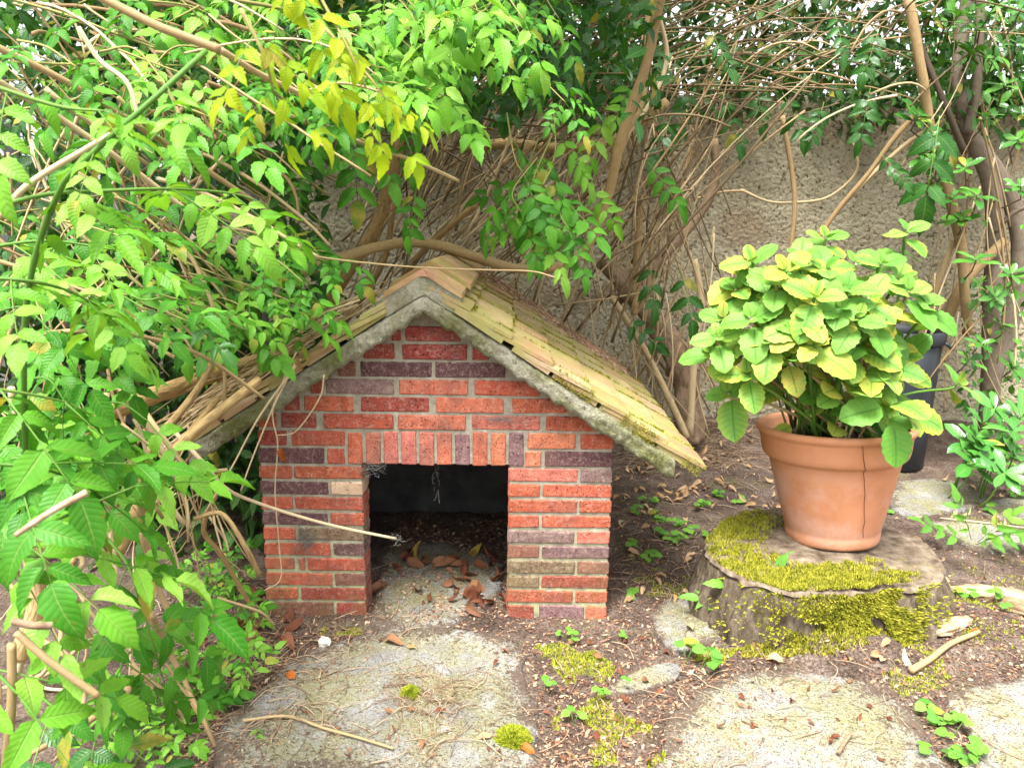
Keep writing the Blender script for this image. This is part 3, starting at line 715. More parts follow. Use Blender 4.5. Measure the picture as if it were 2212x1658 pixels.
# ------------------------------------------------------------------ tree stump, pot and bin
SC = Vector((1.00, 2.335)); SZ = .195
def srad(a):
    return .352 * (1 + .10 * math.cos(2 * (a - .4)) + .05 * math.cos(3 * a + 1) + .05 * noise.noise(Vector((math.cos(a) * 2.2, math.sin(a) * 2.2, 5))) + .03 * noise.noise(Vector((math.cos(a) * 6, math.sin(a) * 6, 8))))
stump = empty('tree_stump', (SC.x, SC.y, 0)); tag(stump, 'flat mossy tree stump under the terracotta pot', 'stump')
NA = 220
mb = MB(); vs_ = []; rr_ = [1.0, .985, .95, .85, .7, .5, .3, .12]
for ri, q in enumerate(rr_):
    for i in range(NA):
        a = 2 * math.pi * i / NA; r = srad(a) * q + (.012 * noise.noise(Vector((math.cos(a) * 16, math.sin(a) * 16, 3))) if ri < 3 else 0)
        z = SZ + (-.012 if ri == 0 else 0) + .007 * fbm(r * math.cos(a) * 6 + 3, r * math.sin(a) * 6) + .003 * math.sin(r * 130 + 3 * noise.noise(Vector((a, r * 4, 0)))) - .02 * max(0, math.cos(a + .6)) * q
        vs_.append((SC.x + r * math.cos(a), SC.y + r * math.sin(a), z))
fs = [(r * NA + i, r * NA + (i + 1) % NA, (r + 1) * NA + (i + 1) % NA, (r + 1) * NA + i) for r in range(len(rr_) - 1) for i in range(NA)] + [tuple((len(rr_) - 1) * NA + i for i in range(NA))]
mb.add(vs_, fs); mb.build('cut_top', STUMPT, stump)
mb = MB(); vs_ = []; NZ = 12
for j in range(NZ + 1):
    t = j / NZ
    for i in range(NA):
        a = 2 * math.pi * i / NA
        rid = abs(noise.noise(Vector((math.cos(a) * 13, math.sin(a) * 13, t * 1.3)))) ** .7
        r = srad(a) * (1.0 + .02) + .055 * (1 - rid) * (.3 + .7 * math.sin(math.pi * min(1, t + .15))) - .022
        r += (.07 if -1.3 < a - 2 * math.pi * (a > math.pi) < -.2 else .025) * (1 - t) ** 2 - .02 * (1 if t == 1 else 0)
        z = -.04 + (SZ + .035) * t + .006 * noise.noise(Vector((a * 20, t * 6, 1))) - (.02 * max(0, math.cos(a + .6)) * t)
        vs_.append((SC.x + r * math.cos(a), SC.y + r * math.sin(a), z))
mb.add(vs_, [(j * NA + i, j * NA + (i + 1) % NA, (j + 1) * NA + (i + 1) % NA, (j + 1) * NA + i) for j in range(NZ) for i in range(NA)])
mb.build('bark', STUMPB, stump)
# moss on the stump: top left and front rim, and hanging down its front
mb = MB(); mbb = MB(); items = []
def stump_side(a, t):
    r = srad(a) * 1.0 + .03 + .05 * (1 - t) ** 2; return Vector((SC.x + r * math.cos(a), SC.y + r * math.sin(a), SZ * t))
c_, n_ = 0, 0
while c_ < 14000 and n_ < 90000:
    n_ += 1
    a = R.uniform(-math.pi, math.pi); q = math.sqrt(R.random())
    ang_w = math.exp(-((a + 2.35) / .75) ** 2) + .8 * math.exp(-((a + 1.6) / .40) ** 2) + .6 * math.exp(-((a - 2.6) / .5) ** 2)
    dens = ang_w * min(1, max(0, (q - .45) / .25)) + .4 * (noise.noise(Vector((q * 7 * math.cos(a), q * 7 * math.sin(a), 2))) > .12) * (q > .45) * (abs(a + 1.9) < 1.2)
    if noise.noise(Vector((q * 9 * math.cos(a), q * 9 * math.sin(a), 7))) < -.12: dens *= .25
    if R.random() > dens: continue
    r = srad(a) * q * .985; p = Vector((SC.x + r * math.cos(a), SC.y + r * math.sin(a), SZ + .004 + .007 * fbm(r * math.cos(a) * 6 + 3, r * math.sin(a) * 6)))
    blades(mb, [(p, Vector((R.gauss(0, .2), R.gauss(0, .2), 1)).normalized(), R.uniform(.004, .009))], 2); c_ += 1
for _ in range(8500):
    a = R.gauss(-1.58, .34); t = R.uniform(.05, 1.02)
    if noise.noise(Vector((a * 5, t * 3, 3))) < -.18: continue
    p = stump_side(a, t); nrm = Vector((math.cos(a), math.sin(a), .5)).normalized()
    blades(mb, [(p - nrm * .004, nrm, R.uniform(.006, .014))], 2)
tag(mb.build('moss', MOSS, stump, False), kind='stuff')

pot = empty('flower_pot', (1.075, 2.415, SZ)); tag(pot, 'large terracotta flower pot with a thin crack on the mossy stump', 'flower pot')
def lathe(mb, prof, seg, c, wob=0.0):
    vs_ = [(c[0] + r * math.cos(2 * math.pi * i / seg), c[1] + r * math.sin(2 * math.pi * i / seg), c[2] + z) for r, z in prof for i in range(seg)]
    mb.add(vs_, [(j * seg + i, j * seg + (i + 1) % seg, (j + 1) * seg + (i + 1) % seg, (j + 1) * seg + i) for j in range(len(prof) - 1) for i in range(seg)])
pc = (1.075, 2.415, SZ - .004); PS = .92
prof = [(0, .0), (.148, 0), (.157, .004), (.161, .012), (.163, .035), (.161, .043), (.164, .05), (.19, .16), (.213, .26), (.222, .298), (.228, .306), (.236, .310), (.243, .318), (.248, .335), (.254, .385), (.256, .392),
        (.263, .397), (.267, .405), (.267, .414), (.262, .420), (.252, .422), (.244, .418), (.240, .405), (.236, .385), (.230, .37)]
prof = [(a * PS, b * PS) for a, b in prof]
mb = MB(); lathe(mb, prof, 96, pc); pb = mb.build('pot_body', TERRA, pot)
mb = MB()
cr = [(-.022, .420, .256), (-.018, .395, .2655), (-.010, .36, .254), (.002, .312, .246), (.004, .303, .229), (.010, .28, .222), (.022, .22, .2075), (.026, .17, .197), (.036, .12, .186), (.034, .09, .178), (.041, .055, .170)]
cr = [(a * PS, b * PS, c * PS) for a, b, c in cr]
for (xa, za, ra), (xb, zb, rb) in zip(cr, cr[1:]):
    pa = Vector((pc[0] + xa, pc[1] - math.sqrt(ra * ra - xa * xa) - .0003, pc[2] + za)); pb_ = Vector((pc[0] + xb, pc[1] - math.sqrt(rb * rb - xb * xb) - .0003, pc[2] + zb))
    tube(mb, [pa, pa.lerp(pb_, .5) + Vector((R.uniform(-.0012, .0012), 0, 0)), pb_], .0009, .0009, 4, cap=False)
CRK = simple('crack', [(.05, .015, .008), (.09, .03, .015)], 30, 1)
mb.build('crack', CRK, pot)
mb = MB(); lathe(mb, [(a * PS, b * PS) for a, b in ((.236, .372), (.2, .378), (.15, .382), (.08, .385), (0.001, .386))], 48, pc); mb.build('potting_soil', SOIL, pot)

pot.rotation_euler = (math.radians(-3.5), math.radians(-2.5), 0)     # the pot leans a little back and to the left
binr = empty('garden_bin', (1.945, 3.84, 0)); tag(binr, 'black plastic bin standing behind the hydrangea pot', 'bin')
bc = (1.945, 3.84, 0)
mb = MB(); lathe(mb, [(.001, .012), (.176, .012), (.18, .016), (.186, .20), (.192, .45), (.197, .655), (.19, .657)], 64, bc); mb.build('bin_body', PLAST, binr)
mb = MB(); lathe(mb, [(.197, .640), (.206, .642), (.210, .648), (.211, .700), (.206, .706), (.192, .706), (.190, .66)], 64, bc); mb.build('rim', PLAST, binr)
for k, a in enumerate((-.55, 2.6)):
    mb = MB(); pts = [Vector((bc[0] + (.208 + .03 * math.sin(math.pi * t)) * math.cos(a + .28 * (t - .5)), bc[1] + (.208 + .03 * math.sin(math.pi * t)) * math.sin(a + .28 * (t - .5)), .655 - .03 * math.sin(math.pi * t))) for t in [i / 8 for i in range(9)]]
    tube(mb, pts, .008, .008, 6); mb.build('handle', PLAST, binr)

# ------------------------------------------------------------------ leaves
def leaflet_mesh(name, seed, W=.42, nst=9, serr=.10, a=.62, b=1.0, fold=.35, droop=.30, cross=4, wave=.02, twist=0.0, acum=0.0):
    """unit-length leaf along +Y, base at the origin, upper face +Z"""
    rr = random.Random(seed); mb = MB(); vs_ = []; uv = []
    ts = [i / nst for i in range(nst + 1)]
    pk = max((t ** a) * ((1 - t) ** b) for t in [k / 60 for k in range(61)])
    droop *= rr.uniform(.6, 1.4); fold *= rr.uniform(.6, 1.4)
    for i, t in enumerate(ts):
        w_ = .5 * W * (t ** a) * ((1 - t) ** b) / pk
        if acum and t > .72: w_ *= 1 - acum * (t - .72) / .28
        if 0 < i < nst: w_ *= 1 + serr * (1 if i % 2 else -1)
        if i == nst: w_ = .004
        if i == 0: w_ = .012
        for k in range(cross + 1):
            u = 2 * k / cross - 1
            x = u * w_
            z = -droop * t * t + abs(u) * w_ * fold - .10 * (u * u) * w_ + wave * math.sin(t * 9 + seed + 3 * u) * abs(u)
            y = t * (1 - .18 * droop * t) + (.018 * serr * 8 * abs(u) if i % 2 and 0 < i < nst else 0) * abs(u)
            x += twist * t * t * .12
            vs_.append((x, y, z)); uv.append((.5 + .5 * u, t))
    c1 = cross + 1
    mb.add(vs_, [(i * c1 + k, i * c1 + k + 1, (i + 1) * c1 + k + 1, (i + 1) * c1 + k) for i in range(nst) for k in range(cross)], uv)
    return mb
def lm(name, n, **kw): return [leaflet_mesh(name, 3 + 7 * i, **kw) for i in range(n)]
VINE = [leaflet_mesh('leaflet', 3 + 7 * i, W=w_, serr=sr, a=a_, b=.95, acum=.45, fold=fo, droop=dr, twist=tw, wave=wv) for i, (w_, sr, a_, fo, dr, tw, wv) in enumerate([
    (.44, .085, .50, .35, .30, 0, .02), (.50, .07, .46, .25, .20, .5, .03), (.38, .09, .55, .5, .42, -.6, .02), (.46, .06, .48, .15, .10, .8, .035), (.42, .10, .5, .6, .55, 0, .02),
    (.54, .08, .44, .3, .35, -.8, .03), (.36, .07, .6, .4, .15, .4, .04), (.47, .09, .5, -.15, .5, -.3, .03), (.40, .08, .52, .7, .3, .9, .02)])]
HYDL = lm('leaf', 9, W=.70, nst=11, serr=.055, a=.52, b=.62, fold=.22, droop=.28, cross=6, wave=.014)
EVL = lm('leaf', 4, W=.36, nst=6, serr=0.0, a=.85, b=.55, fold=.30, droop=.22, cross=2)
IVY = lm('leaf', 3, W=.85, nst=5, serr=.03, a=.4, b=.75, fold=.15, droop=.2, cross=2)
DRYM = lm('fallen_leaf', 6, W=.45, nst=6, serr=.03, a=.6, b=.8, fold=.9, droop=.55, cross=4, wave=.06, twist=1.0)
def with_mat(mbs, name, mat):
    out = []
    for m in mbs:
        me = m.mesh(name); me.materials.append(mat); out.append(me)
    return out
_cache = {}
def leaf_set(mbs, name, mat):
    k = (id(mbs), name, mat.name)
    if k not in _cache: _cache[k] = with_mat(mbs, name, mat)
    return _cache[k]

def layout(pairs, seed, llen):
    """leaflets of a unit-length pinnate leaf: list of (matrix, scale)"""
    rr = random.Random(seed); out = []
    arch = lambda t: Vector((0, t * .97, -.12 * t * t))
    for i in range(pairs):
        t = .26 + .62 * i / max(1, pairs - 1) if pairs > 1 else .55
        s_ = llen * (1 - .25 * abs(i / max(1, pairs - 1) - .45)) * rr.uniform(.88, 1.1)
        for sd_ in (-1, 1):
            an = math.radians(rr.uniform(50, 68) - 14 * i / pairs)
            d = Vector((sd_ * math.sin(an), math.cos(an), rr.uniform(-.34, .12)))
            up = Vector((sd_ * rr.uniform(-.05, .30), rr.uniform(-.1, .15), 1))
            out.append((frame(arch(t + rr.uniform(-.012, .012)) + Vector((sd_ * .012, 0, 0)), d, up), s_))
    out.append((frame(arch(1.0), Vector((rr.uniform(-.15, .15), 1, rr.uniform(-.45, -.1))), Vector((0, .3, 1))), llen * rr.uniform(1.05, 1.25)))
    pts = [arch(t) for t in (0, .25, .5, .75, 1.0)]
    return out, pts
LAY = {(p, k): layout(p, 100 * p + k, {2: .52, 3: .42, 4: .35, 5: .30}[p]) for p in (2, 3, 4, 5) for k in range(4)}
_rach = {}
def rachis(p, k, mat):
    if (p, k, mat.name) not in _rach:
        mb = MB(); tube(mb, LAY[(p, k)][1], .0085, .005, 4); me = mb.mesh('leaf'); me.materials.append(mat); _rach[(p, k, mat.name)] = me
    return _rach[(p, k, mat.name)]
_comp = {}
def compound(p, k, mat):                          # whole pinnate leaf as one mesh
    key = (p, k, mat.name)
    if key not in _comp:
        mb = MB(); rr = random.Random(p * 31 + k); tube(mb, LAY[(p, k)][1], .0085, .005, 3)
        for m, s_ in LAY[(p, k)][0]:
            src = rr.choice(VINE); mm = m @ Matrix.Scale(s_, 4)
            mb.add([mm @ Vector(v) for v in src.v], src.f, src.uv)
        me = mb.mesh('leaf'); me.materials.append(mat); _comp[key] = me
    return _comp[key]
def put_leaf(parent, base, d, up, L_, pairs, mat, split, stem=GREENS):
    k = R.randrange(4); m = frame(base, d, up) @ Matrix.Scale(L_, 4)
    if not split: return obj('leaf', compound(pairs, k, mat), None, parent, m)
    lo = obj('leaf', rachis(pairs, k, stem), None, parent, m)
    ms = leaf_set(VINE, 'leaflet', mat)
    for lmx, s_ in LAY[(pairs, k)][0]:
        obj('leaflet', R.choice(ms), None, lo, lmx @ Matrix.Rotation(R.uniform(-.2, .2), 4, 'Y') @ Matrix.Rotation(R.uniform(-.18, .18), 4, 'X') @ Matrix.Scale(s_ * R.uniform(.88, 1.12), 4))
    return lo
UPV = Vector((0, -.45, .9))
def shoot(parent, pts, L_, pairs, mat, split=False, stem=OLIVE, r=.0035, step=.10, start=.12, term=True, dens=1.0, droop=.35, up=None):
    pts = [Vector(p) for p in pts]; n = max(10, len(pts) * 5); sp = spline(pts, n)
    mb = MB(); tube(mb, sp, r, r * .45, 5, knob=.12); mb.build('stem', stem, parent)
    tot = sum((sp[i + 1] - sp[i]).length for i in range(n)); acc = 0; nxt = tot * start; c = 0
    for i in range(n):
        acc += (sp[i + 1] - sp[i]).length
        while acc >= nxt:
            t = (sp[i + 1] - sp[i]).normalized(); p = sp[i + 1]
            u = (up or UPV) + rv(.30); side = t.cross(u).normalized()
            for sg in (-1, 1):
                if R.random() > dens: continue
                d = t * R.uniform(.25, .7) + side * sg * R.uniform(.6, 1.0) + Vector((0, R.uniform(-.35, .15), -droop * R.uniform(.4, 1.4)))
                fac = 1 - .35 * acc / tot
                put_leaf(parent, p, d, u + Vector((0, -.1, .15)), L_ * fac * R.uniform(.8, 1.15), max(2, pairs + R.choice((-1, 0, 0))), mat, split)
            nxt += step * R.uniform(.8, 1.25); c += 1
    if term: put_leaf(parent, sp[-1], (sp[-1] - sp[-3]) + Vector((0, 0, -.3 * (sp[-1] - sp[-3]).length)), (up or UPV) + rv(.2), L_ * .75, max(2, pairs - 1), mat, split)
def px(*q): return [at(x, y, Y) for x, y, Y in q]

# ------------------------------------------------------------------ foreground vine on the left
def vine(label, loc, cat='vine'):
    v = empty('trumpet_vine', loc); tag(v, label, cat); return v
v1 = vine('vine with large bright green leaves filling the lower left corner', (-.75, 1.15, 0))
for q, L_, pr, mt in [
    (px((-60, 1250, .95), (60, 1160, .98), (160, 1105, 1.0), (290, 1050, 1.05)), .155, 3, LIME),
    (px((-40, 1180, .95), (60, 1200, .97), (160, 1195, 1.0)), .185, 4, LIME),
    (px((-80, 830, 1.0), (60, 850, 1.05), (150, 870, 1.1)), .19, 4, MIDG),
    (px((200, 1130, 1.15), (270, 1210, 1.12), (300, 1290, 1.1), (330, 1390, 1.1), (350, 1460, 1.12)), .155, 3, MIDG),
    (px((120, 1350, 1.1), (200, 1400, 1.1), (270, 1430, 1.12)), .155, 3, MIDG),
    (px((-40, 1420, .9), (40, 1500, .88)), .19, 3, LIME),
    (px((60, 1480, 1.2), (160, 1560, 1.18), (240, 1590, 1.15)), .16, 3, DARK),
    (px((-20, 1000, 1.0), (80, 1010, 1.0), (150, 1030, 1.02)), .19, 3, MIDG)]:
    shoot(v1, q, L_ * 1.1, pr, mt, True, GREENS, .003, .095, .3, dens=.9)
v2 = vine('vine with pale green leaves reaching in from the left edge at mid height', (-1.0, 1.3, 0))
for q, L_, pr, mt in [
    (px((-40, 455, 1.0), (100, 420, 1.02), (230, 412, 1.05), (370, 408, 1.1), (500, 418, 1.18), (570, 440, 1.25)), .165, 4, LIME),
    (px((-60, 170, 1.0), (120, 228, 1.0), (225, 240, 1.0)), .14, 3, LIME),
    (px((445, 110, 1.05), (330, 215, 1.0), (180, 350, .98), (128, 415, 1.0)), .11, 3, LIME),
    (px((-60, 600, 1.0), (50, 605, 1.02), (140, 625, 1.06), (210, 660, 1.1)), .165, 3, LIME),
    (px((-60, 540, 1.2), (100, 520, 1.25), (250, 540, 1.3)), .15, 4, LIME)]:
    shoot(v2, q, L_, pr, mt, True, GREENS, .0032, .10, .25, dens=.85)
mb = MB(); tube(mb, spline(px((445, 110, 1.05), (330, 215, 1.0), (180, 350, .98), (128, 415, 1.0), (80, 540, 1.02), (55, 680, 1.05), (52, 850, 1.08), (60, 1100, 1.2)), 30), .0034, .0042, 7, knob=.1)
mb.build('stem', GREENS, v2)
v3 = vine('vine tip with yellow lime leaves hanging at the top left', (-.5, 1.4, 1.0))
for q, L_, pr in [(px((640, -120, 1.15), (690, -10, 1.12), (750, 100, 1.1), (790, 190, 1.1)), .13, 3),
                  (px((520, 20, 1.0), (570, 120, 1.0), (590, 200, 1.02)), .12, 3), (px((700, 60, 1.2), (800, 170, 1.2), (850, 240, 1.2)), .12, 3),
                  (px((610, -90, 1.1), (640, 0, 1.1), (680, 70, 1.1)), .14, 3)]:
    shoot(v3, q, L_ * .9, pr, YEL if q[0].x > -.45 else LIME, True, OLIVE, .003, .085, .25, dens=.75, droop=.7)
v4 = vine('vine with small fresh leaves draped over the left roof slope', (-1.0, 2.2, 0))
for k in range(15):
    x = R.uniform(380, 640); y = R.uniform(490, 470 + (900 - x) * .55); Y = R.uniform(1.95, 2.2)
    q = px((x - R.uniform(80, 160), y - R.uniform(20, 60), Y + .1), (x, y, Y), (x + R.uniform(40, 90), y + R.uniform(10, 60), Y - .02))
    shoot(v4, q, R.uniform(.13, .18), R.choice((3, 4)), R.choice((MIDG, LIME, MIDG)), k < 6, OLIVE, .003, .10, .35, dens=.6, droop=.2)
v5 = vine('bunch of bright green vine leaves hanging above the kennel ridge', (.1, 2.8, 1.0))
for k in range(8):
    x, y = R.uniform(1060, 1220), R.uniform(320, 480); Y = R.uniform(2.45, 2.75)
    q = px((x + R.uniform(-30, 60), y - R.uniform(60, 120), Y + .1), (x, y, Y), (x + R.uniform(-30, 50), y + R.uniform(20, 60), Y - .03))
    shoot(v5, q, R.uniform(.17, .23), 4, R.choice((MIDG, LIME, MIDG)), k < 4, OLIVE, .003, .11, .3, dens=.6, droop=.6)
v6 = vine('dark green pinnate vine leaves hanging behind the roof on the left', (-.6, 3.0, 1.0))
for (x, y, x2, y2, Y) in [(750, 210, 770, 420, 2.55), (610, 250, 600, 410, 2.6), (530, 240, 530, 360, 2.7), (680, 220, 690, 300, 2.6), (880, 300, 890, 370, 2.75), (650, 330, 640, 420, 2.5), (900, 400, 880, 500, 2.7), (480, 300, 490, 400, 2.5)]:
    put_leaf(v6, at(x, y, Y), at(x2, y2, Y - .08) - at(x, y, Y), Vector((R.uniform(-.2, .2), -.9, .5)), (at(x2, y2, Y - .08) - at(x, y, Y)).length * 1.05, 5 if y2 - y > 130 else 4, DARK if R.random() < .4 else MIDG, True)
v7 = vine('dense vine crown with fresh green leaves along the top centre', (0, 3.0, 1.6))
nl = 0
for k in range(52):
    x = R.uniform(540, 1120); y = R.uniform(-90, 220) * (1 - .3 * (x - 560) / 770); Y = R.uniform(1.9, 2.9)
    dx = R.uniform(50, 130) * R.choice((1, 1, 1, -1))
    q = px((x, y, Y), (x + dx * .5, y + R.uniform(-10, 40), Y - .06), (x + dx, y + R.uniform(20, 110), Y - .12))
    shoot(v7, q, R.uniform(.13, .20), R.choice((3, 4, 4)), R.choice((LIME, LIME, MIDG)), False, OLIVE, .003, .11, .2, dens=.7, droop=.3)
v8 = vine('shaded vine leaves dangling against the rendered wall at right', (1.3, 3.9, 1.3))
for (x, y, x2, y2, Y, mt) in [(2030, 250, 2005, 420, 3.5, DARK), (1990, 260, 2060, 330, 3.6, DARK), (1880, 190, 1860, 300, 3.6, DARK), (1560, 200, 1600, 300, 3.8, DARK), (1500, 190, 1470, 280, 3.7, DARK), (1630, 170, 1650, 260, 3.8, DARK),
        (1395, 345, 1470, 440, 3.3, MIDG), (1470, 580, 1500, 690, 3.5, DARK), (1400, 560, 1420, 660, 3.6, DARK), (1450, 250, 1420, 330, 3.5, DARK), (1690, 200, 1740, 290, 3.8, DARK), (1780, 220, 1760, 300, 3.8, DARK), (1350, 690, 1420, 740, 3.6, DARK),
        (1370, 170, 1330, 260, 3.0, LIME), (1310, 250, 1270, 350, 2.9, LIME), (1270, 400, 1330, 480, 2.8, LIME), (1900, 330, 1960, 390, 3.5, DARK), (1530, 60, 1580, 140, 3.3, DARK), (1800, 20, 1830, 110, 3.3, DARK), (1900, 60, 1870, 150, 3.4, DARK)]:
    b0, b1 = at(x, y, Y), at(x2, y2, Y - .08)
    put_leaf(v8, b0, b1 - b0, Vector((R.uniform(-.3, .3), -.9, .5)), (b1 - b0).length, R.choice((3, 4)), mt, True)  # dark green puts the shade under the wall top into the leaf colour
v9 = vine('thick vine foliage with mixed green leaves in the upper left', (-1.4, 2.2, 1.2))
for k in range(50):
    x = R.uniform(-40, 620); y = R.uniform(-60, 300) if k < 36 else R.uniform(300, 660); Y = R.uniform(1.7, 3.1) if k < 36 else R.uniform(1.5, 2.6)
    if k >= 36 and x > 300: x -= 300
    dx = R.uniform(60, 190) * R.choice((1, 1, -1))
    q = px((x, y, Y), (x + dx * .5, y + R.uniform(-10, 30), Y - .06), (x + dx, y + R.uniform(20, 110), Y - .12))
    shoot(v9, q, R.uniform(.12, .19), R.choice((3, 4)), R.choice((LIME, MIDG, MIDG, DARK)), False, OLIVE, .003, .13, .2, dens=.5, droop=.25)
v11 = vine('curtain of mid green vine leaves along the left edge beside the roof eave', (-1.2, 1.7, 0))
for k in range(16):
    x, y, Y = R.uniform(-30, 310), R.uniform(600, 1130), R.uniform(1.25, 1.75)
    dx = R.uniform(40, 130)
    q = px((x, y, Y), (x + dx * .5, y + R.uniform(-10, 30), Y - .04), (x + dx, y + R.uniform(10, 80), Y - .08))
    shoot(v11, q, R.uniform(.12, .18), R.choice((3, 4)), R.choice((LIME, MIDG, MIDG)), False, GREENS, .0025, .10, .2, dens=.65, droop=.35)
v10 = vine('low vine shoots with small light leaves at the bottom left', (-.7, 1.5, 0))
for k in range(26):
    if k < 16: x, y, Y = R.uniform(200, 560), R.uniform(1440, 1660), 0; p0 = gr(x, y, .0)
    else: x, y = R.uniform(380, 540), R.uniform(1200, 1420); p0 = gr(x, y, .0)
    hgt = R.uniform(.05, .16); tip = p0 + Vector((R.uniform(-.06, .10), R.uniform(-.08, .03), hgt))
    shoot(v10, [p0, p0.lerp(tip, .5) + Vector((0, 0, .02)), tip], R.uniform(.07, .11), 3, R.choice((LIME, MIDG, LIME)), k % 3 == 0, GREENS, .0018, .05, .3, dens=.9)

# ------------------------------------------------------------------ woody vine: traced thick stems, then the tangle of dry canes
woody = empty('woody_vine', (.5, 3.9, 0)); tag(woody, 'old woody vine with straw coloured stems climbing the wall behind the kennel', 'vine')
def stem(q, r0, r1=None, mat=WOODY, n=26, sides=9, wob=.22, par=None, name='stem'):
    mb = MB(); tube(mb, spline(px(*q), n), r0, r1 or r0, sides, wob=wob); return mb.build(name, mat, par or woody)
stem([(1440, -60, 2.7), (1425, 0, 2.75), (1392, 150, 2.8), (1345, 290, 2.85), (1310, 430, 2.95), (1275, 520, 3.0), (1215, 573, 3.02), (1120, 580, 3.0), (1030, 556, 2.95), (955, 532, 2.9), (880, 523, 2.85), (800, 537, 2.75), (720, 563, 2.65), (640, 590, 2.55), (560, 610, 2.5)], .0175, .021, CANE, n=60)
stem([(890, 200, 3.4), (870, 265, 3.35), (850, 360, 3.3), (820, 470, 3.3), (780, 545, 3.3), (725, 630, 3.3), (680, 700, 3.35), (600, 800, 3.5)], .024, .028, n=40)
stem([(850, 440, 3.45), (830, 560, 3.45), (770, 660, 3.45), (700, 760, 3.5)], .014)
stem([(1030, 440, 3.3), (960, 500, 3.35), (900, 560, 3.4), (840, 650, 3.5)], .013)
stem([(640, 760, 2.35), (520, 790, 2.25), (400, 830, 2.1), (300, 865, 1.95), (200, 910, 1.85), (150, 1000, 1.8), (110, 1120, 1.8)], .022, .026, n=40)
stem([(560, 820, 2.0), (470, 890, 1.9), (400, 950, 1.85), (340, 1020, 1.8), (300, 1090, 1.75), (250, 1200, 1.7)], .012, .015)
stem([(470, 860, 2.0), (390, 960, 1.9), (330, 1060, 1.85), (270, 1180, 1.8)], .009)
stem([(510, 660, 2.2), (470, 760, 2.1), (420, 850, 2.0), (330, 960, 1.9), (290, 1040, 1.85)], .010)
stem([(1540, 300, 4.1), (1547, 370, 4.12), (1530, 430, 4.12), (1490, 490, 4.1), (1440, 545, 4.05), (1395, 600, 4.0), (1330, 650, 4.0)], .024, .028, SHAG)
stem([(1300, 560, 3.95), (1345, 610, 3.95), (1410, 690, 3.95), (1465, 780, 3.95), (1485, 870, 3.95), (1490, 950, 3.95)], .045, .075, SHAG, wob=.5, sides=14, n=40)
stem([(1320, 640, 3.8), (1390, 750, 3.8), (1440, 850, 3.75), (1485, 945, 3.7)], .016, .018, CANE)
stem([(1500, 560, 3.8), (1515, 660, 3.8), (1500, 760, 3.8), (1490, 940, 3.8)], .016, .02, CANE)
stem([(1410, 480, 3.8), (1400, 620, 3.8), (1380, 760, 3.8), (1360, 800, 3.8)], .011, .012, CANE)
stem([(1385, 420, 3.9), (1375, 560, 3.9), (1370, 680, 3.9)], .018, .018, WOODY)
stem([(1000, 320, 3.6), (1100, 310, 3.6), (1210, 320, 3.6), (1330, 300, 3.65), (1440, 220, 3.7)], .022, .022, WOODY)
stem([(1960, -10, 3.7), (1990, 150, 3.7), (2010, 280, 3.75), (2050, 420, 3.8), (2075, 520, 3.8), (2085, 640, 3.8), (2090, 720, 3.85)], .022, .026, CANE, n=36)
stem([(2010, 210, 3.95), (1930, 300, 3.9), (1880, 370, 3.9), (1820, 440, 3.9), (1770, 510, 3.9), (1720, 590, 3.9)], .012, .012, CANE)
stem([(2040, 260, 4.0), (1960, 310, 4.0), (1860, 400, 4.0), (1790, 480, 4.0), (1730, 580, 4.0)], .011, .011, CANE)
stem([(1690, 250, 4.1), (1712, 380, 4.12), (1716, 460, 4.12), (1705, 560, 4.12)], .013, .012, CANE)
stem([(1600, 410, 4.2), (1660, 435, 4.2), (1720, 437, 4.2), (1790, 425, 4.2), (1850, 370, 4.15), (1840, 300, 4.1)], .007, .007, CANE)
stem([(1500, 430, 4.15), (1560, 415, 4.2), (1610, 412, 4.2)], .007, .007, CANE)
stem([(2060, 520, 3.85), (2030, 600, 3.85), (2000, 690, 3.9), (1980, 760, 3.95)], .014, .016, CANE)
stem([(2170, 520, 3.9), (2090, 600, 3.9), (2050, 680, 3.9), (2020, 760, 4.0)], .026, .03, CANE)
stem([(1400, 0, 3.1), (1395, 120, 3.1), (1385, 230, 3.1), (1320, 330, 3.1)], .010, .009, CANE)
stem([(1420, 20, 3.15), (1440, 130, 3.2), (1400, 230, 3.2), (1330, 320, 3.2)], .009, .008, CANE)
stem([(210, -10, 1.1), (330, 52, 1.1), (400, 80, 1.1), (475, 108, 1.1)], .0055, .0062, CANE)
stem([(475, 108, 1.1), (560, 160, 1.2), (660, 208, 1.3)], .005, .004, CANE)
stem([(640, 205, 1.3), (740, 180, 1.35), (860, 210, 1.4)], .003, .002, CANE)
stem([(-30, 160, 1.6), (120, 250, 1.7), (280, 360, 1.8), (420, 470, 1.9), (520, 560, 2.0)], .007, .006, CANE)
stem([(-30, 90, 1.8), (150, 180, 1.9), (280, 260, 2.0), (420, 350, 2.1), (600, 470, 2.2)], .008, .007, CANE)
stem([(170, 60, 1.5), (215, 130, 1.5), (275, 180, 1.5), (300, 260, 1.5)], .0045, .004, CANE)
stem([(0, 470, 1.4), (60, 400, 1.4), (180, 325, 1.45), (240, 290, 1.5)], .006, .005, CANE)
stem([(0, 735, 1.5), (160, 715, 1.5), (300, 725, 1.55), (440, 770, 1.65), (570, 860, 1.75)], .0055, .004, CANE)
stem([(600, 240, 2.0), (760, 300, 2.1), (900, 350, 2.2), (990, 390, 2.3)], .006, .005, CANE)
stem([(480, 490, 2.0), (560, 505, 2.02), (650, 545, 2.05), (740, 562, 2.08), (900, 577, 2.08), (1060, 583, 2.1), (1150, 586, 2.1), (1200, 600, 2.1)], .0030, .002, CANE)
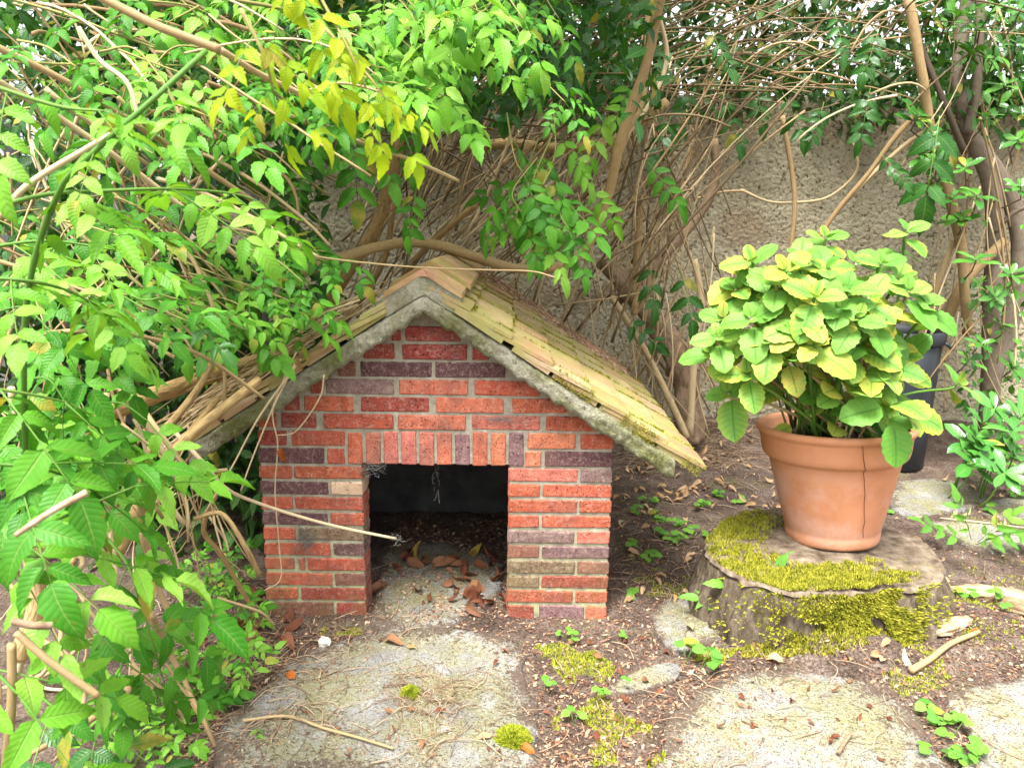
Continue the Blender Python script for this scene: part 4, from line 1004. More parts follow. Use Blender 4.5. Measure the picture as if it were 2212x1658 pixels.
# canes hanging over the kennel front
stem([(380, 935, 1.85), (440, 1000, 1.85), (490, 1055, 1.9), (560, 1087, 2.0), (700, 1130, 2.08), (856, 1163, 2.12)], .0055, .0042, CANE)
stem([(380, 1016, 1.9), (440, 1018, 1.92), (491, 1014, 1.95)], .0045, .0045, CANE)
stem([(640, 760, 2.07), (590, 880, 2.06), (600, 960, 2.09), (594, 1060, 2.12), (603, 1180, 2.15), (606, 1250, 2.16), (570, 1275, 2.16)], .0022, .0016, CANE)
stem([(700, 810, 2.10), (690, 860, 2.12), (640, 930, 2.13), (598, 940, 2.14)], .0022, .0016, CANE)
stem([(650, 775, 2.06), (560, 900, 2.04), (500, 1010, 2.0), (440, 1110, 1.95)], .003, .002, CANE)
stem([(640, 780, 2.06), (590, 880, 2.05), (545, 990, 2.03), (520, 1060, 2.02)], .0025, .002, CANE)
# cut foreground canes in the lower left
stem([(35, 1155, .80), (110, 1105, .80), (188, 1063, .82)], .0032, .004, TWIG, wob=.1)
stem([(28, 1340, .85), (70, 1350, .85), (113, 1350, .86)], .0045, .0046, TWIG, wob=.1)
stem([(35, 1365, .85), (110, 1430, .86), (212, 1502, .88)], .0048, .0045, CANE, wob=.1)
stem([(25, 1390, .9), (25, 1520, .9), (10, 1680, .9)], .0055, .006, CANE, wob=.1)
stem([(60, 1180, 1.5), (80, 1300, 1.5), (40, 1420, 1.5)], .016, .018)
stem([(480, 1040, 2.0), (440, 1140, 1.95), (480, 1200, 1.95), (560, 1340, 2.0)], .007, .006, WOODY)
stem([(420, 1120, 1.9), (480, 1110, 1.9), (530, 1180, 1.9), (560, 1240, 1.95)], .006, .007, WOODY)
stem([(470, 1290, 1.75), (560, 1320, 1.8), (590, 1345, 1.85)], .003, .003, CANE)

def cane(mb, x0, y0, Y0, x1, y1, Y1, bow, r):
    a, b = at(x0, y0, Y0), at(x1, y1, Y1); m = (a + b) / 2 + Vector((R.gauss(0, .05), R.gauss(0, .04), bow))
    pts = []
    for i in range(9):
        t = i / 8; pts.append(a * (1 - t) ** 2 + m * 2 * t * (1 - t) + b * t * t + rv(.0015))
    tube(mb, pts, r, r * R.uniform(.5, .9), 5, knob=.08)
mb = MB(); mbo = MB(); mbd = MB()
U = R.uniform
SHADC = stem_mat('shaded_cane', [(.09, .06, .03), (.18, .125, .062), (.28, .205, .11)])  # darker copy of the cane bark, canopy shade put into its colour
for _ in range(170):                               # left: long canes falling from upper left to lower right
    x, y, Y = U(-120, 480), U(-60, 640), U(1.75, 3.3); L_ = U(150, 520); a = math.radians(R.gauss(36, 16))
    x1, y1 = x + L_ * math.cos(a), y + L_ * math.sin(a)
    if x1 > 560 and y1 > 560: continue
    cane(mbo if R.random() < .35 else mb, x, y, Y, x1, y1, Y + U(-.15, .3), U(-.02, .10), U(.002, .0065))
for _ in range(100):                               # left, the other way and upright
    x, y, Y = U(-60, 620), U(150, 760), U(1.9, 3.3); L_ = U(120, 420); a = math.radians(U(60, 150))
    if y + L_ > 800 and x > 380: continue
    cane(mb, x, y, Y, x + L_ * math.cos(a), y + L_ * math.sin(a), Y + U(-.1, .2), U(-.05, .05), U(.002, .006))
for _ in range(150):                               # centre: fan from behind the kennel up to the wall top
    x, y = U(720, 1480), U(430, 760); Y = U(3.4, 4.15)
    a = math.radians(R.gauss(-52, 18)); L_ = U(200, 640)
    x1, y1 = x + L_ * math.cos(a), y + L_ * math.sin(a)
    if x1 > 1500 and y1 > 240: continue
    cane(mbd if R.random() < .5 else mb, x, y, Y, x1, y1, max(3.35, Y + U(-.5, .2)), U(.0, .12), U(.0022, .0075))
for _ in range(95):                               # centre: steep thin canes
    x, y = U(900, 1500), U(120, 420); Y = U(3.4, 4.1); L_ = U(150, 420); a = math.radians(U(62, 118))
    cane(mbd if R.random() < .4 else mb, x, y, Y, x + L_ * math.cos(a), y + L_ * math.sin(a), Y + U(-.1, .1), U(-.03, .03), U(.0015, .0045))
for _ in range(85):                               # behind the bright crown: flat dark canes
    x, y = U(800, 1500), U(-20, 330); Y = U(3.2, 4.2); L_ = U(150, 450); a = math.radians(R.gauss(-12, 20))
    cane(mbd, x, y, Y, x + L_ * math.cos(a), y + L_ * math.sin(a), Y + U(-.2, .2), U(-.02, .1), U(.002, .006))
for _ in range(90):                               # right: arching canes under the wall top
    x, y = U(1380, 2000), U(-40, 230); Y = U(3.4, 4.2); L_ = U(120, 420); a = math.radians(U(-55, 18) + (180 if R.random() < .25 else 0))
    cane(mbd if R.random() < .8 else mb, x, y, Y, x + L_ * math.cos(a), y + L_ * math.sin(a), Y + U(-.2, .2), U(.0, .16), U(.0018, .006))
for _ in range(60):                                # base of the old vine
    x, y = U(1290, 1600), U(480, 760); Y = U(3.7, 4.15); L_ = U(120, 330); a = math.radians(U(55, 125))
    cane(mb, x, y, Y, x + L_ * math.cos(a), min(955, y + L_ * math.sin(a)), Y + U(-.1, .05), U(-.03, .03), U(.002, .007))
for _ in range(45):                                # hanging on the far right
    x, y = U(2000, 2215), U(0, 700); Y = U(3.6, 4.2); L_ = U(150, 400); a = math.radians(U(60, 125))
    cane(mb, x, y, Y, x + L_ * math.cos(a), min(940, y + L_ * math.sin(a)), Y + U(-.1, .1), U(-.03, .03), U(.002, .006))
for _ in range(110):                               # dry stalks lying down the left roof slope
    s0 = U(.15, .8); s1 = s0 + U(.1, .35); yy = U(2.09, 2.7); hgt = U(.055, .10)
    p0 = Vector((AX - cA * s0 - sA * hgt * .3, yy, z0r - sA * s0 + hgt)); p1 = Vector((AX - cA * s1 - .05, yy + U(-.12, .08), z0r - sA * s1 + hgt + U(-.05, .03)))
    tube(mb, spline([p0, (p0 + p1) / 2 + Vector((0, 0, U(0, .03))), p1], 6), U(.0015, .004), .0012, 4)
for _ in range(40):                               # stalks hanging beside the left eave
    x, y = U(290, 450), U(900, 1120); Y = U(1.85, 2.2); L_ = U(80, 300); a = math.radians(U(60, 150))
    x1, y1 = x + L_ * math.cos(a), min(1330, y + L_ * math.sin(a))
    cane(mb, x, y, Y, x1, y1, Y + U(-.1, .1), U(-.03, .04), U(.0012, .004))
for _ in range(60):                               # inside the lower left corner
    x, y = U(-40, 330), U(800, 1500); Y = U(1.3, 1.9); L_ = U(120, 320); a = math.radians(U(20, 150))
    cane(mb, x, y, Y, x + L_ * math.cos(a), min(1640, y + L_ * math.sin(a)), Y + U(-.05, .05), U(-.03, .03), U(.002, .008))
tag(mb.build('dry_canes', CANE, woody), kind='stuff'); tag(mbo.build('green_canes', OLIVE, woody), kind='stuff'); tag(mbd.build('shaded_canes', SHADC, woody), kind='stuff')

# ------------------------------------------------------------------ foliage masses behind and above the wall
def leaf_cloud(mb, src, n, posf, size, upb=.6):
    for _ in range(n):
        p = posf()
        if p is None: continue
        m = frame(p, rv(1) + Vector((0, -.3, -.3)), Vector((0, -.3, upb)) + rv(.6)) @ Matrix.Scale(size * U(.7, 1.3), 4)
        s_ = R.choice(src); mb.add([m @ Vector(v) for v in s_.v], s_.f, s_.uv)
SIMPLE = lm('leaf', 3, W=.42, nst=3, serr=0, a=.6, b=.8, fold=.3, droop=.25, cross=2)
def above():
    x, y, z = U(-2.6, 4.2), U(3.3, 5.2), U(1.9, 3.1)
    if y < 4.2: z = max(z, 2.15 + .1 * math.sin(x * 3))
    if y < 4.25 and x > .6: return None
    if R.random() < .55: y, z = U(4.42, 5.1), U(1.8, 2.6)
    k = noise.noise(Vector((x * 2.2, y * 2.2, z * 2.2)))
    if x > 2.0 and k < -.24 + .12 * (x - 2.0): return None
    return Vector((x, y, z))
def drape():
    x, y, z = U(-1.2, 4.4), U(4.08, 4.34), U(1.55, 2.1)
    return Vector((x, y, z)) if z > 1.78 + .22 * noise.noise(Vector((x * 2.5, 0, 3))) else None
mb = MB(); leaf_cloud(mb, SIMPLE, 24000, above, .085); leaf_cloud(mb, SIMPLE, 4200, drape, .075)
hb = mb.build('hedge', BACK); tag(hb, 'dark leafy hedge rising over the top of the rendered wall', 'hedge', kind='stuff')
def over():
    x, y, z = U(-2.6, .9), U(1.9, 3.5), U(2.15, 2.7)
    if noise.noise(Vector((x * 1.8, y * 1.8, 3))) < -.2: return None
    return Vector((x, y, z - .12 * (y - 1.6) * 0))
mb = MB(); leaf_cloud(mb, SIMPLE, 6000, over, .10); tag(mb.build('overhanging_foliage', MIDG), 'vine foliage arching overhead above the kennel', 'foliage', kind='stuff')
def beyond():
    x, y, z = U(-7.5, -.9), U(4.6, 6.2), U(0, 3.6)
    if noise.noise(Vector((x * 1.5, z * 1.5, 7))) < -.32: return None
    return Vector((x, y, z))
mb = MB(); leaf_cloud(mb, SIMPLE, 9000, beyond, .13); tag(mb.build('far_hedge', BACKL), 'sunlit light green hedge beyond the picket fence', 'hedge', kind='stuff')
def thick():                                       # small leaves inside the thicket, its shade put into their dark colour
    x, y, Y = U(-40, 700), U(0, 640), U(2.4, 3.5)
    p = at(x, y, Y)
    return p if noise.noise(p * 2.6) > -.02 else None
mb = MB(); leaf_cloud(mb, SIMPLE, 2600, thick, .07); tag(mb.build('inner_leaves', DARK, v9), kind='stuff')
def thick3():  # dark leaf mass added to blacken the gap left of the kennel
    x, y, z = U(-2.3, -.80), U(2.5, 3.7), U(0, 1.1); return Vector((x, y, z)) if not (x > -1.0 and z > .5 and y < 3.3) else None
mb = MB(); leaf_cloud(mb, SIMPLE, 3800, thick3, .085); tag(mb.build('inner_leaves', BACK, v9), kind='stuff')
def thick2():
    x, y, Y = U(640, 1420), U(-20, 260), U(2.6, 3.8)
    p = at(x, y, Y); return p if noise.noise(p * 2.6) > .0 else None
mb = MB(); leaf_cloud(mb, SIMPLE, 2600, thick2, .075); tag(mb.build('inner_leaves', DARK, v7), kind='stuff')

# ------------------------------------------------------------------ evergreen tree and shrubs on the right
tree = empty('evergreen_tree', (2.45, 3.95, 0)); tag(tree, 'evergreen tree with grey forked trunk by the wall on the far right', 'tree')
stem([(2135, 930, 3.95), (2140, 800, 3.95), (2143, 650, 3.95), (2150, 500, 3.95), (2140, 400, 3.95), (2110, 320, 3.95), (2085, 260, 3.95), (2070, 150, 4.0), (2090, 0, 4.0), (2095, -80, 4.0)], .048, .030, GREYB, par=tree, name='trunk', n=40, sides=12, wob=.12)
stem([(2140, 820, 3.97), (2180, 700, 4.0), (2205, 560, 4.0), (2195, 470, 4.0), (2170, 400, 4.0), (2100, 300, 4.05)], .05, .04, GREYB, par=tree, name='trunk', n=40, sides=12, wob=.12)
stem([(2090, 290, 3.9), (2110, 180, 3.9), (2115, 80, 3.9), (2120, -60, 3.9)], .024, .02, GREYB, par=tree, name='branch')
stem([(2085, 330, 3.85), (2030, 200, 3.8), (1990, 100, 3.8), (1950, -20, 3.8)], .016, .012, GREYB, par=tree, name='branch')
stem([(2150, 500, 3.9), (2190, 460, 3.85), (2240, 440, 3.8)], .012, .01, GREYB, par=tree, name='branch')
def whorl(parent, p, n, L_, meshes, axis=None, tilt=.5):
    ax = (axis or Vector((U(-.4, .4), U(-.7, -.1), U(.3, .9)))).normalized(); t = ax.orthogonal().normalized(); b = ax.cross(t)
    a0 = U(0, 6.28)
    for k in range(n):
        a = a0 + 2.4 * k; d = t * math.cos(a) + b * math.sin(a) + ax * (tilt * U(.3, 1.4))
        obj('leaf', R.choice(meshes), None, parent, frame(p - ax * .004 * k, d, ax + rv(.2)) @ Matrix.Scale(L_ * U(.7, 1.2), 4))
em = leaf_set(EVL, 'leaf', EVER)
for x, y, Y in [(1985, 250, 3.7), (2010, 300, 3.7), (1990, 330, 3.7), (2030, 385, 3.65), (2055, 425, 3.65), (2010, 410, 3.65), (2085, 360, 3.7), (2150, 120, 3.7), (2110, 60, 3.7), (2195, 90, 3.7), (2070, 30, 3.7), (2170, 180, 3.7), (2100, 110, 3.75),
                (2140, 30, 3.7), (2205, 20, 3.7), (2110, 560, 3.6), (2150, 640, 3.6), (2185, 590, 3.6), (2120, 740, 3.6), (2095, 775, 3.6), (2195, 790, 3.6), (2170, 700, 3.6), (2205, 400, 3.6), (2130, 250, 3.7), (2040, 60, 3.8), (2000, 30, 3.8), (2200, 300, 3.7), (2070, 470, 3.7), (2025, 350, 3.6), (2110, 420, 3.65)]:
    p = at(x, y, Y); whorl(tree, p, R.choice((7, 9, 10)), U(.07, .10), em)
    mb = MB(); tube(mb, [p, p + Vector((U(-.02, .05), .05, -.06)), p + Vector((U(.0, .1), .12, -.1))], .003, .004, 5); mb.build('twig', GREYB, tree)
def crown():
    x, y, Y = U(1990, 2260), U(-60, 300), U(3.8, 4.3); p = at(x, y, Y)
    return p if noise.noise(p * 4) > -.05 else None
mb = MB(); leaf_cloud(mb, SIMPLE, 900, crown, .075); tag(mb.build('crown', EVER, tree), kind='stuff')
def lowright():
    x, y, Y = U(2080, 2230), U(480, 900), U(3.7, 4.2); p = at(x, y, Y)
    return p if noise.noise(p * 4 + Vector((5, 0, 0))) > .05 else None
mb = MB(); leaf_cloud(mb, SIMPLE, 520, lowright, .06); tag(mb.build('crown', EVER, tree), kind='stuff')
shrub = empty('laurel_shrub', (2.25, 3.3, 0)); tag(shrub, 'low shrub with glossy dark green leaves right of the black bin', 'shrub')
GLOS = leaf_mat('leaf_glossy', [(.045, .19, .03), (.07, .25, .035), (.10, .30, .05)], rough=.2, trans=.15, vein_amt=.3, nside=7, spec=.5)
gm = leaf_set(EVL, 'leaf', GLOS)
for x, y, Y in [(2095, 955, 3.3), (2110, 940, 3.3), (2150, 960, 3.3), (2190, 930, 3.25), (2100, 1000, 3.2), (2140, 1000, 3.2), (2190, 985, 3.2), (2170, 1020, 3.1), (2125, 910, 3.4), (2205, 900, 3.4), (2150, 880, 3.5)]:
    p = at(x, y, Y); whorl(shrub, p, R.choice((6, 8)), U(.11, .15), gm)
    g = Vector((p.x + U(-.05, .05), p.y + .1, 0)); mb = MB(); tube(mb, spline([g, (g + p) / 2 + rv(.02), p], 6), .005, .003, 5); mb.build('stem', GREENS, shrub)

# ------------------------------------------------------------------ hydrangea in the pot
hyd = empty('hydrangea', (1.095, 2.44, .55)); tag(hyd, 'bushy hydrangea with light green yellow edged leaves in the terracotta pot', 'hydrangea')
hm = leaf_set(HYDL, 'leaf', HYD); hy = leaf_set(HYDL, 'leaf', HYDY)
hc = Vector((1.055, 2.42, .545))
shoots = [(1785, 515), (1960, 500), (1625, 565), (1590, 625), (1700, 585), (1748, 600), (1850, 570), (1830, 625), (1905, 570), (1965, 630), (2005, 660), (1560, 690), (1625, 690), (1535, 765), (1600, 765), (1575, 850), (1660, 735), (1705, 775), (1740, 690), (1790, 655),
          (1850, 690), (1875, 645), (1800, 725), (1760, 745), (1900, 725), (2068, 828), (1640, 620), (1700, 650), (1670, 690), (1930, 680), (1720, 720), (1860, 740), (1615, 810), (1680, 610), (1780, 580), (1760, 640), (1820, 670), (1890, 690), (1940, 600), (1550, 730), (1700, 700), (1600, 590), (1870, 720), (1730, 560), (1640, 770)]
for i, (x, y) in enumerate(shoots):
    ex, ey = (x - 1790) / 290.0, (y - 740) / 230.0; rad = min(1, math.hypot(ex, ey))
    Y = 2.45 - .34 * math.sqrt(max(0.0, 1 - rad * rad)) + U(-.04, .09)
    tall = (x, y) in ((1785, 515), (1960, 500)); far = x > 2050
    p = at(x, y, Y); ax = ((p - hc).normalized() * .75 + Vector((U(-.2, .2), -.42, .50))).normalized()
    if tall: ax = Vector((.05, -.35, 1)).normalized()
    foot = hc + Vector((U(-.13, .13), U(-.1, .1), 0)); mid = foot.lerp(p, .55) + Vector(((p.x - hc.x) * .1, 0, .03))
    mb = MB(); tube(mb, spline([foot, mid, p - ax * .03, p], 12), .0055, .0035, 6, knob=.15); mb.build('stem', GREENS if (tall or i % 3) else CANE, hyd)
    t = ax.orthogonal().normalized(); t = (Matrix.Rotation(U(0, 6.28), 3, ax) @ t); b = ax.cross(t)
    yellow = R.random() < .09
    big = U(.085, .13) * (.8 if tall else 1)
    levels = [(.004, .045, 1.5, 2), (-.004, .085, .55, 2), (-.025, big, .12, 2), (-.06, big * 1.1, -.25, 2)]
    if tall: levels = levels[:3] + [(-.07, big * 1.1, .1, 2), (-.13, big * 1.25, -.1, 2)]
    for li, (off, L_, rise, cnt) in enumerate(levels):
        dv = (t, -t) if li % 2 == 0 else (b, -b)
        for d in dv:
            if (li == 3 and (R.random() < .45 or y > 720)) or (li == 2 and R.random() < .12): continue
            dd = d + ax * (rise + U(-.15, .15)) + rv(.15) + Vector((0, 0, -.12 if li > 1 else 0))
            ms = hy if (yellow and li < 3) else hm
            obj('leaf', R.choice(ms), None, hyd, frame(p + ax * off + d.normalized() * .006, dd, ax * 1.0 + Vector((0, -.25, .2)) + rv(.15)) @ Matrix.Scale(L_ * U(.85, 1.12), 4))
for k in range(26):                                # bare woody stems in the pot
    a = U(0, 6.28); q = hc + Vector((.15 * math.cos(a) * U(.3, 1), .13 * math.sin(a), -.01)); e = q + Vector((U(-.06, .06), U(-.08, .02), U(.06, .18)))
    mb = MB(); tube(mb, spline([q, (q + e) / 2 + rv(.008), e], 5), U(.003, .006), .003, 5); mb.build('stem', CANE, hyd)
for k in range(64):                                # smaller leaves filling the bush above the rim
    a = U(-3.0, -.1); q = hc + Vector((.24 * math.cos(a) * U(.2, 1.0) - .02, .26 * math.sin(a) * U(.3, 1), U(.10, .34)))
    obj('leaf', R.choice(hy if R.random() < .12 else hm), None, hyd, frame(q, Vector((math.cos(a) + U(-.8, .8), math.sin(a) + U(-.3, .3), U(-.5, .5))), Vector((U(-.4, .4), -.7, .7))) @ Matrix.Scale(U(.06, .11), 4))
for k in range(12):                                # leaves low over the rim and inside
    a = U(-2.9, -.2); q = hc + Vector((.2 * math.cos(a) * U(.2, 1.1), .2 * math.sin(a) * U(.2, 1), U(.02, .2)))
    obj('leaf', R.choice(hy if R.random() < .2 else hm), None, hyd, frame(q, Vector((math.cos(a) + U(-.4, .4), math.sin(a), U(-.7, .2))), Vector((U(-.3, .3), -.6, .7))) @ Matrix.Scale(U(.06, .12), 4))
mb_ = [(1905, 880), (1935, 870), (1960, 890), (1930, 915)]
for (x, y), dd in zip(mb_, (Vector((-1, -.2, -.15)), Vector((.1, -.6, .1)), Vector((1, -.1, -.3)), Vector((.05, -.5, -1)))):
    obj('leaf', R.choice(hm), None, hyd, frame(at(x, y, 2.15), dd, Vector((0, -.7, .6))) @ Matrix.Scale(.13, 4))

# ------------------------------------------------------------------ ground cover: moss, litter, twigs
def poly_pts(polypx, n, z=0.0):
    poly = [tuple(gr(x, y, z).xy) for x, y in polypx]; P_ = np.array(poly); out = []
    lo, hi = P_.min(0), P_.max(0)
    while len(out) < n:
        X = NR.uniform(lo[0], hi[0], 4 * n); Y = NR.uniform(lo[1], hi[1], 4 * n)
        k = pt_in(poly, X, Y); out += list(zip(X[k], Y[k]))
    return out[:n]
mb = MB()
for polypx, n, th_ in [([(1150, 1395), (1260, 1390), (1330, 1440), (1300, 1500), (1330, 1540), (1430, 1580), (1440, 1658), (1250, 1658), (1190, 1560), (1230, 1480)], 9000, -.10),
                   ([(1500, 1405), (1570, 1390), (1600, 1410), (1560, 1440), (1500, 1430)], 1200, -.3),
                   ([(1860, 1440), (2010, 1420), (2060, 1480), (1960, 1520)], 1500, .0),
                   ([(2000, 1090), (2212, 1080), (2212, 1280), (2100, 1260)], 2500, .12),
                   ([(2030, 1270), (2180, 1260), (2212, 1420), (2080, 1440)], 2200, .0),
                   ([(700, 1345), (790, 1345), (780, 1375), (690, 1370)], 700, .0),
                   ([(1360, 1200), (1500, 1250), (1500, 1290), (1380, 1290)], 900, .1)]:
    for x, y in poly_pts(polypx, n):
        if noise.noise(Vector((x * 9, y * 9, 1))) + .4 * noise.noise(Vector((x * 31, y * 31, 2))) < th_: continue
        blades(mb, [((x, y, ground_z(x, y) - .001), Vector((U(-.3, .3), U(-.3, .3), 1)).normalized(), U(.004, .009))], 2)
moss = tag(mb.build('ground_moss', MOSSB, None, False), 'bright green moss growing between the paving stones', 'moss', kind='stuff')
mb = MB()
for x, y in poly_pts([(1600, 1430), (1650, 1300), (1760, 1250), (1940, 1260), (1990, 1350), (1960, 1430), (1800, 1450)], 16000):
    if noise.noise(Vector((x * 7, y * 7, 5))) < -.25: continue
    blades(mb, [((x, y, soil_h(x, y) - .001), Vector((U(-.3, .3), U(-.5, .1), 1)).normalized(), U(.006, .014))], 2)
tag(mb.build('moss_mound', MOSS, None, False), 'yellow green moss mound against the front of the stump', 'moss', kind='stuff')
def cushion(x, y, rad, hgt, label):
    c = gr(x, y, .01); mb = MB()
    for _ in range(1500):
        a = U(0, 6.283); q = math.sqrt(R.random()); rr = rad * q * (1 + .3 * noise.noise(Vector((math.cos(a) * 2, math.sin(a) * 2, x))))
        p = Vector((c.x + rr * math.cos(a), c.y + rr * math.sin(a), .008 + hgt * (1 - q * q)))
        blades(mb, [(p, Vector((math.cos(a) * q, math.sin(a) * q, .9)).normalized(), U(.005, .010))], 2)
    tag(mb.build('moss_cushion', MOSSB, None, False), label, 'moss')
cushion(886, 1497, .022, .014, 'small moss tuft amid twigs in the middle of the left slab')
cushion(1108, 1592, .040, .018, 'bright moss cushion on the right rim of the left slab')
def in_kennel(x, y): return XL < x < XR and YW < y < 3.2 and not (OL < x < OR_ or YW + .1 < y)
def in_stump(x, y): return math.hypot(x - SC.x, y - SC.y) < .38
mb = MB()
def flake(x, y, sz, zoff=.002):
    z = ground_z(x, y) + zoff; a = U(0, 6.28); d = Vector((math.cos(a), math.sin(a), U(-.2, .35))); e = Vector((-d.y, d.x, U(-.3, .3)))
    p = Vector((x, y, z)); l = sz; w_ = sz * U(.2, .55)
    mb.add([p - d * l * .5, p + e * w_ * .5 + Vector((0, 0, sz * U(0, .3))), p + d * l * .5 + Vector((0, 0, sz * U(0, .3))), p - e * w_ * .5], [(0, 1, 2, 3)])
c_ = 0
while c_ < 19000:
    x, y = gr(U(380, 2230), U(930, 1665) if R.random() < .55 else U(1300, 1665)).xy
    if y > 4.3 or in_kennel(x, y) or in_stump(x, y): continue
    c_ += 1
    on = on_slab(x, y)
    if on and (R.random() < .35 or noise.noise(Vector((x * 8, y * 8, 4))) < -.1): continue
    flake(x, y, U(.003, .011) if on else U(.004, .018))
for _ in range(2600):                              # on the kennel floor
    x, y = U(OL, OR_), U(YW - .05, 3.0)
    if noise.noise(Vector((x * 9, y * 9, 6))) < -.2: continue
    flake(x, y, U(.004, .02))
tag(mb.build('leaf_litter', LITTER, None, False), 'crumbled brown leaf litter over the soil and slabs', 'litter', kind='stuff')
mb = MB()
def twig(x, y, L_, r):
    z = ground_z(x, y) + .004; a = U(0, 6.28); d = Vector((math.cos(a), math.sin(a), U(-.02, .08))); p = Vector((x, y, z))
    s_ = Vector((-d.y, d.x, 0)) * U(-.2, .2) * L_
    tube(mb, spline([p, p + d * L_ * .5 + s_ + Vector((0, 0, U(0, .012))), p + d * L_], 5), r, r * .6, 4)
for _ in range(1500):
    zone = R.random()
    if zone < .35: x, y = gr(U(330, 760), U(1230, 1620)).xy
    elif zone < .75: x, y = gr(U(1320, 1760), U(930, 1300)).xy
    else: x, y = gr(U(460, 2230), U(1200, 1660)).xy
    if in_kennel(x, y) or in_stump(x, y) or y > 4.3: continue
    twig(x, y, U(.02, .13), U(.0006, .0018))
for _ in range(160):
    x, y = gr(U(860, 1000), U(1460, 1560)).xy; twig(x, y, U(.02, .09), U(.0006, .0013))
for _ in range(900):                               # straw heap at the foot of the old vine
    x, y = gr(U(1350, 1620), U(930, 1010)).xy
    if y > 4.3: continue
    twig(x, y, U(.05, .2), U(.0008, .002))
tag(mb.build('fallen_twigs', TWIG), 'fine dry twigs strewn over the ground', 'twigs', kind='stuff')

def stick(q, r0, r1, label, mat=CANE, z=.012):
    mb = MB(); pts = [gr(x, y, z) for x, y in q]; pts = [Vector((p.x, p.y, ground_z(p.x, p.y) + z)) for p in pts]
    tube(mb, spline(pts, 14), r0, r1, 6, wob=.2); tag(mb.build('stick', mat), label, 'stick')
stick([(525, 1562), (620, 1552), (700, 1578), (780, 1600), (850, 1622)], .004, .003, 'long thin bent stick lying on the left slab')
stick([(1965, 1462), (2010, 1440), (2050, 1412), (2110, 1395)], .010, .007, 'thick pale stick on the soil at the right')
stick([(1810, 1632), (1830, 1600), (1840, 1590)], .005, .003, 'short reddish twig on the right slab', TWIG)
stick([(410, 1420), (440, 1412), (500, 1408)], .004, .0035, 'short cane stub by the leaves left of the slab')
stick([(2030, 1120), (2110, 1130), (2212, 1135)], .003, .003, 'thin pale cane on the ground behind the stump')

# fallen leaves, one object each
def fallen(spots, mat, label, group, size, lift=.006, curl=1.0):
    ms = leaf_set(DRYM, 'fallen_leaf', mat)
    for x, y in spots:
        if in_stump(x, y) or in_kennel(x, y): continue
        d = Vector((U(-1, 1), U(-1, 1), U(-.1, .25))); up = Vector((U(-.6, .6) * curl, U(-.8, .3) * curl, 1))
        if R.random() < .3: up.z = -up.z
        s_ = U(*size)
        o = obj('fallen_leaf', R.choice(ms), None, None, frame((x, y, ground_z(x, y) + lift + .18 * s_), d, up) @ Matrix.Scale(s_, 4))
        tag(o, label, 'leaf', group)
def spots(n, x0, x1, y0, y1): 
    return [tuple(gr(U(x0, x1), U(y0, y1)).xy) for _ in range(n)]
fallen(spots(95, 1330, 1680, 945, 1110), DRYL, 'tan dry leaf lying on the soil between kennel and pot', 'tan leaves between kennel and pot', (.03, .055))
fallen(spots(28, 1340, 1560, 1110, 1300), DRYL, 'tan dry leaf lying beside the right brick pillar', 'tan leaves beside the right pillar', (.03, .05))
fallen([(U(OL + .02, OR_ - .02), U(2.22, 2.62)) for _ in range(44)], DRYR, 'curled brown leaf on the kennel floor', 'brown leaves inside the kennel', (.03, .085), curl=2.2)
fallen(spots(24, 440, 640, 1290, 1400), DRYR, 'brown dead leaf in the litter left of the kennel', 'brown leaves left of the kennel', (.04, .08), curl=1.4)
fallen(spots(26, 560, 1130, 1380, 1650), DRYR, 'small dark leaf scrap on the left slab', 'leaf scraps on the left slab', (.012, .028))
fallen(spots(30, 1450, 2000, 1470, 1650), DRYR, 'small dark leaf scrap on the right slab', 'leaf scraps on the right slab', (.012, .026))
fallen(spots(26, 1180, 1440, 1380, 1655), DRYR, 'reddish leaf scrap in the mossy gap between slabs', 'leaf scraps in the mossy gap', (.015, .035))
fallen(spots(24, 1480, 2000, 1300, 1470), DRYL, 'pale dry leaf on the soil before the stump', 'pale leaves before the stump', (.02, .05))
fallen(spots(24, 1960, 2210, 1040, 1260), DRYL, 'pale dry leaf on the soil right of the pot', 'pale leaves right of the pot', (.025, .05))
for (x, y, mat, s_, label) in [(637, 1477, DRYO, .05, 'bright orange leaf on the left slab'), (833, 1392, DRYR, .06, 'rust brown leaf on the slab before the doorway'), (898, 1410, DRYL, .035, 'pale pink leaf on the slab before the doorway'), (1063, 1600, DRYL, .04, 'tan leaf beside the bright moss cushion'),
                        (1155, 1632, DRYO, .05, 'rusty red leaf standing in the soil at the bottom centre'), (1000, 1300, DRYR, .11, 'large crumpled brown leaf in the doorway'), (1690, 1448, DRYL, .06, 'orange tan leaf below the moss mound'), (2110, 1400, DRYO, .04, 'rust coloured leaf beside the pale stick'), (1585, 1335, DRYL, .05, 'golden leaf under the fern seedling by the stump')]:
    p = gr(x, y); ms = leaf_set(DRYM, 'fallen_leaf', mat)
    tag(obj('fallen_leaf', R.choice(ms), None, None, frame((p.x, p.y, ground_z(p.x, p.y) + .008), Vector((U(-1, 1), U(-.6, .6), .1)), Vector((0, -.3, 1))) @ Matrix.Scale(s_, 4)), label, 'leaf')
for (x, y, Y, s_, label) in [(609, 965, 2.08, .055, 'orange dead leaf dangling on a thin stem before the bricks'), (645, 768, 2.05, .05, 'dry curled leaf caught on the left roof edge')]:
    tag(obj('dead_leaf', leaf_set(DRYM, 'dead_leaf', DRYL if y < 900 else DRYO)[0], None, None, frame(at(x, y, Y), Vector((.05, 0, -1)), Vector((-.4, -1, .1))) @ Matrix.Scale(s_, 4)), label, 'leaf')
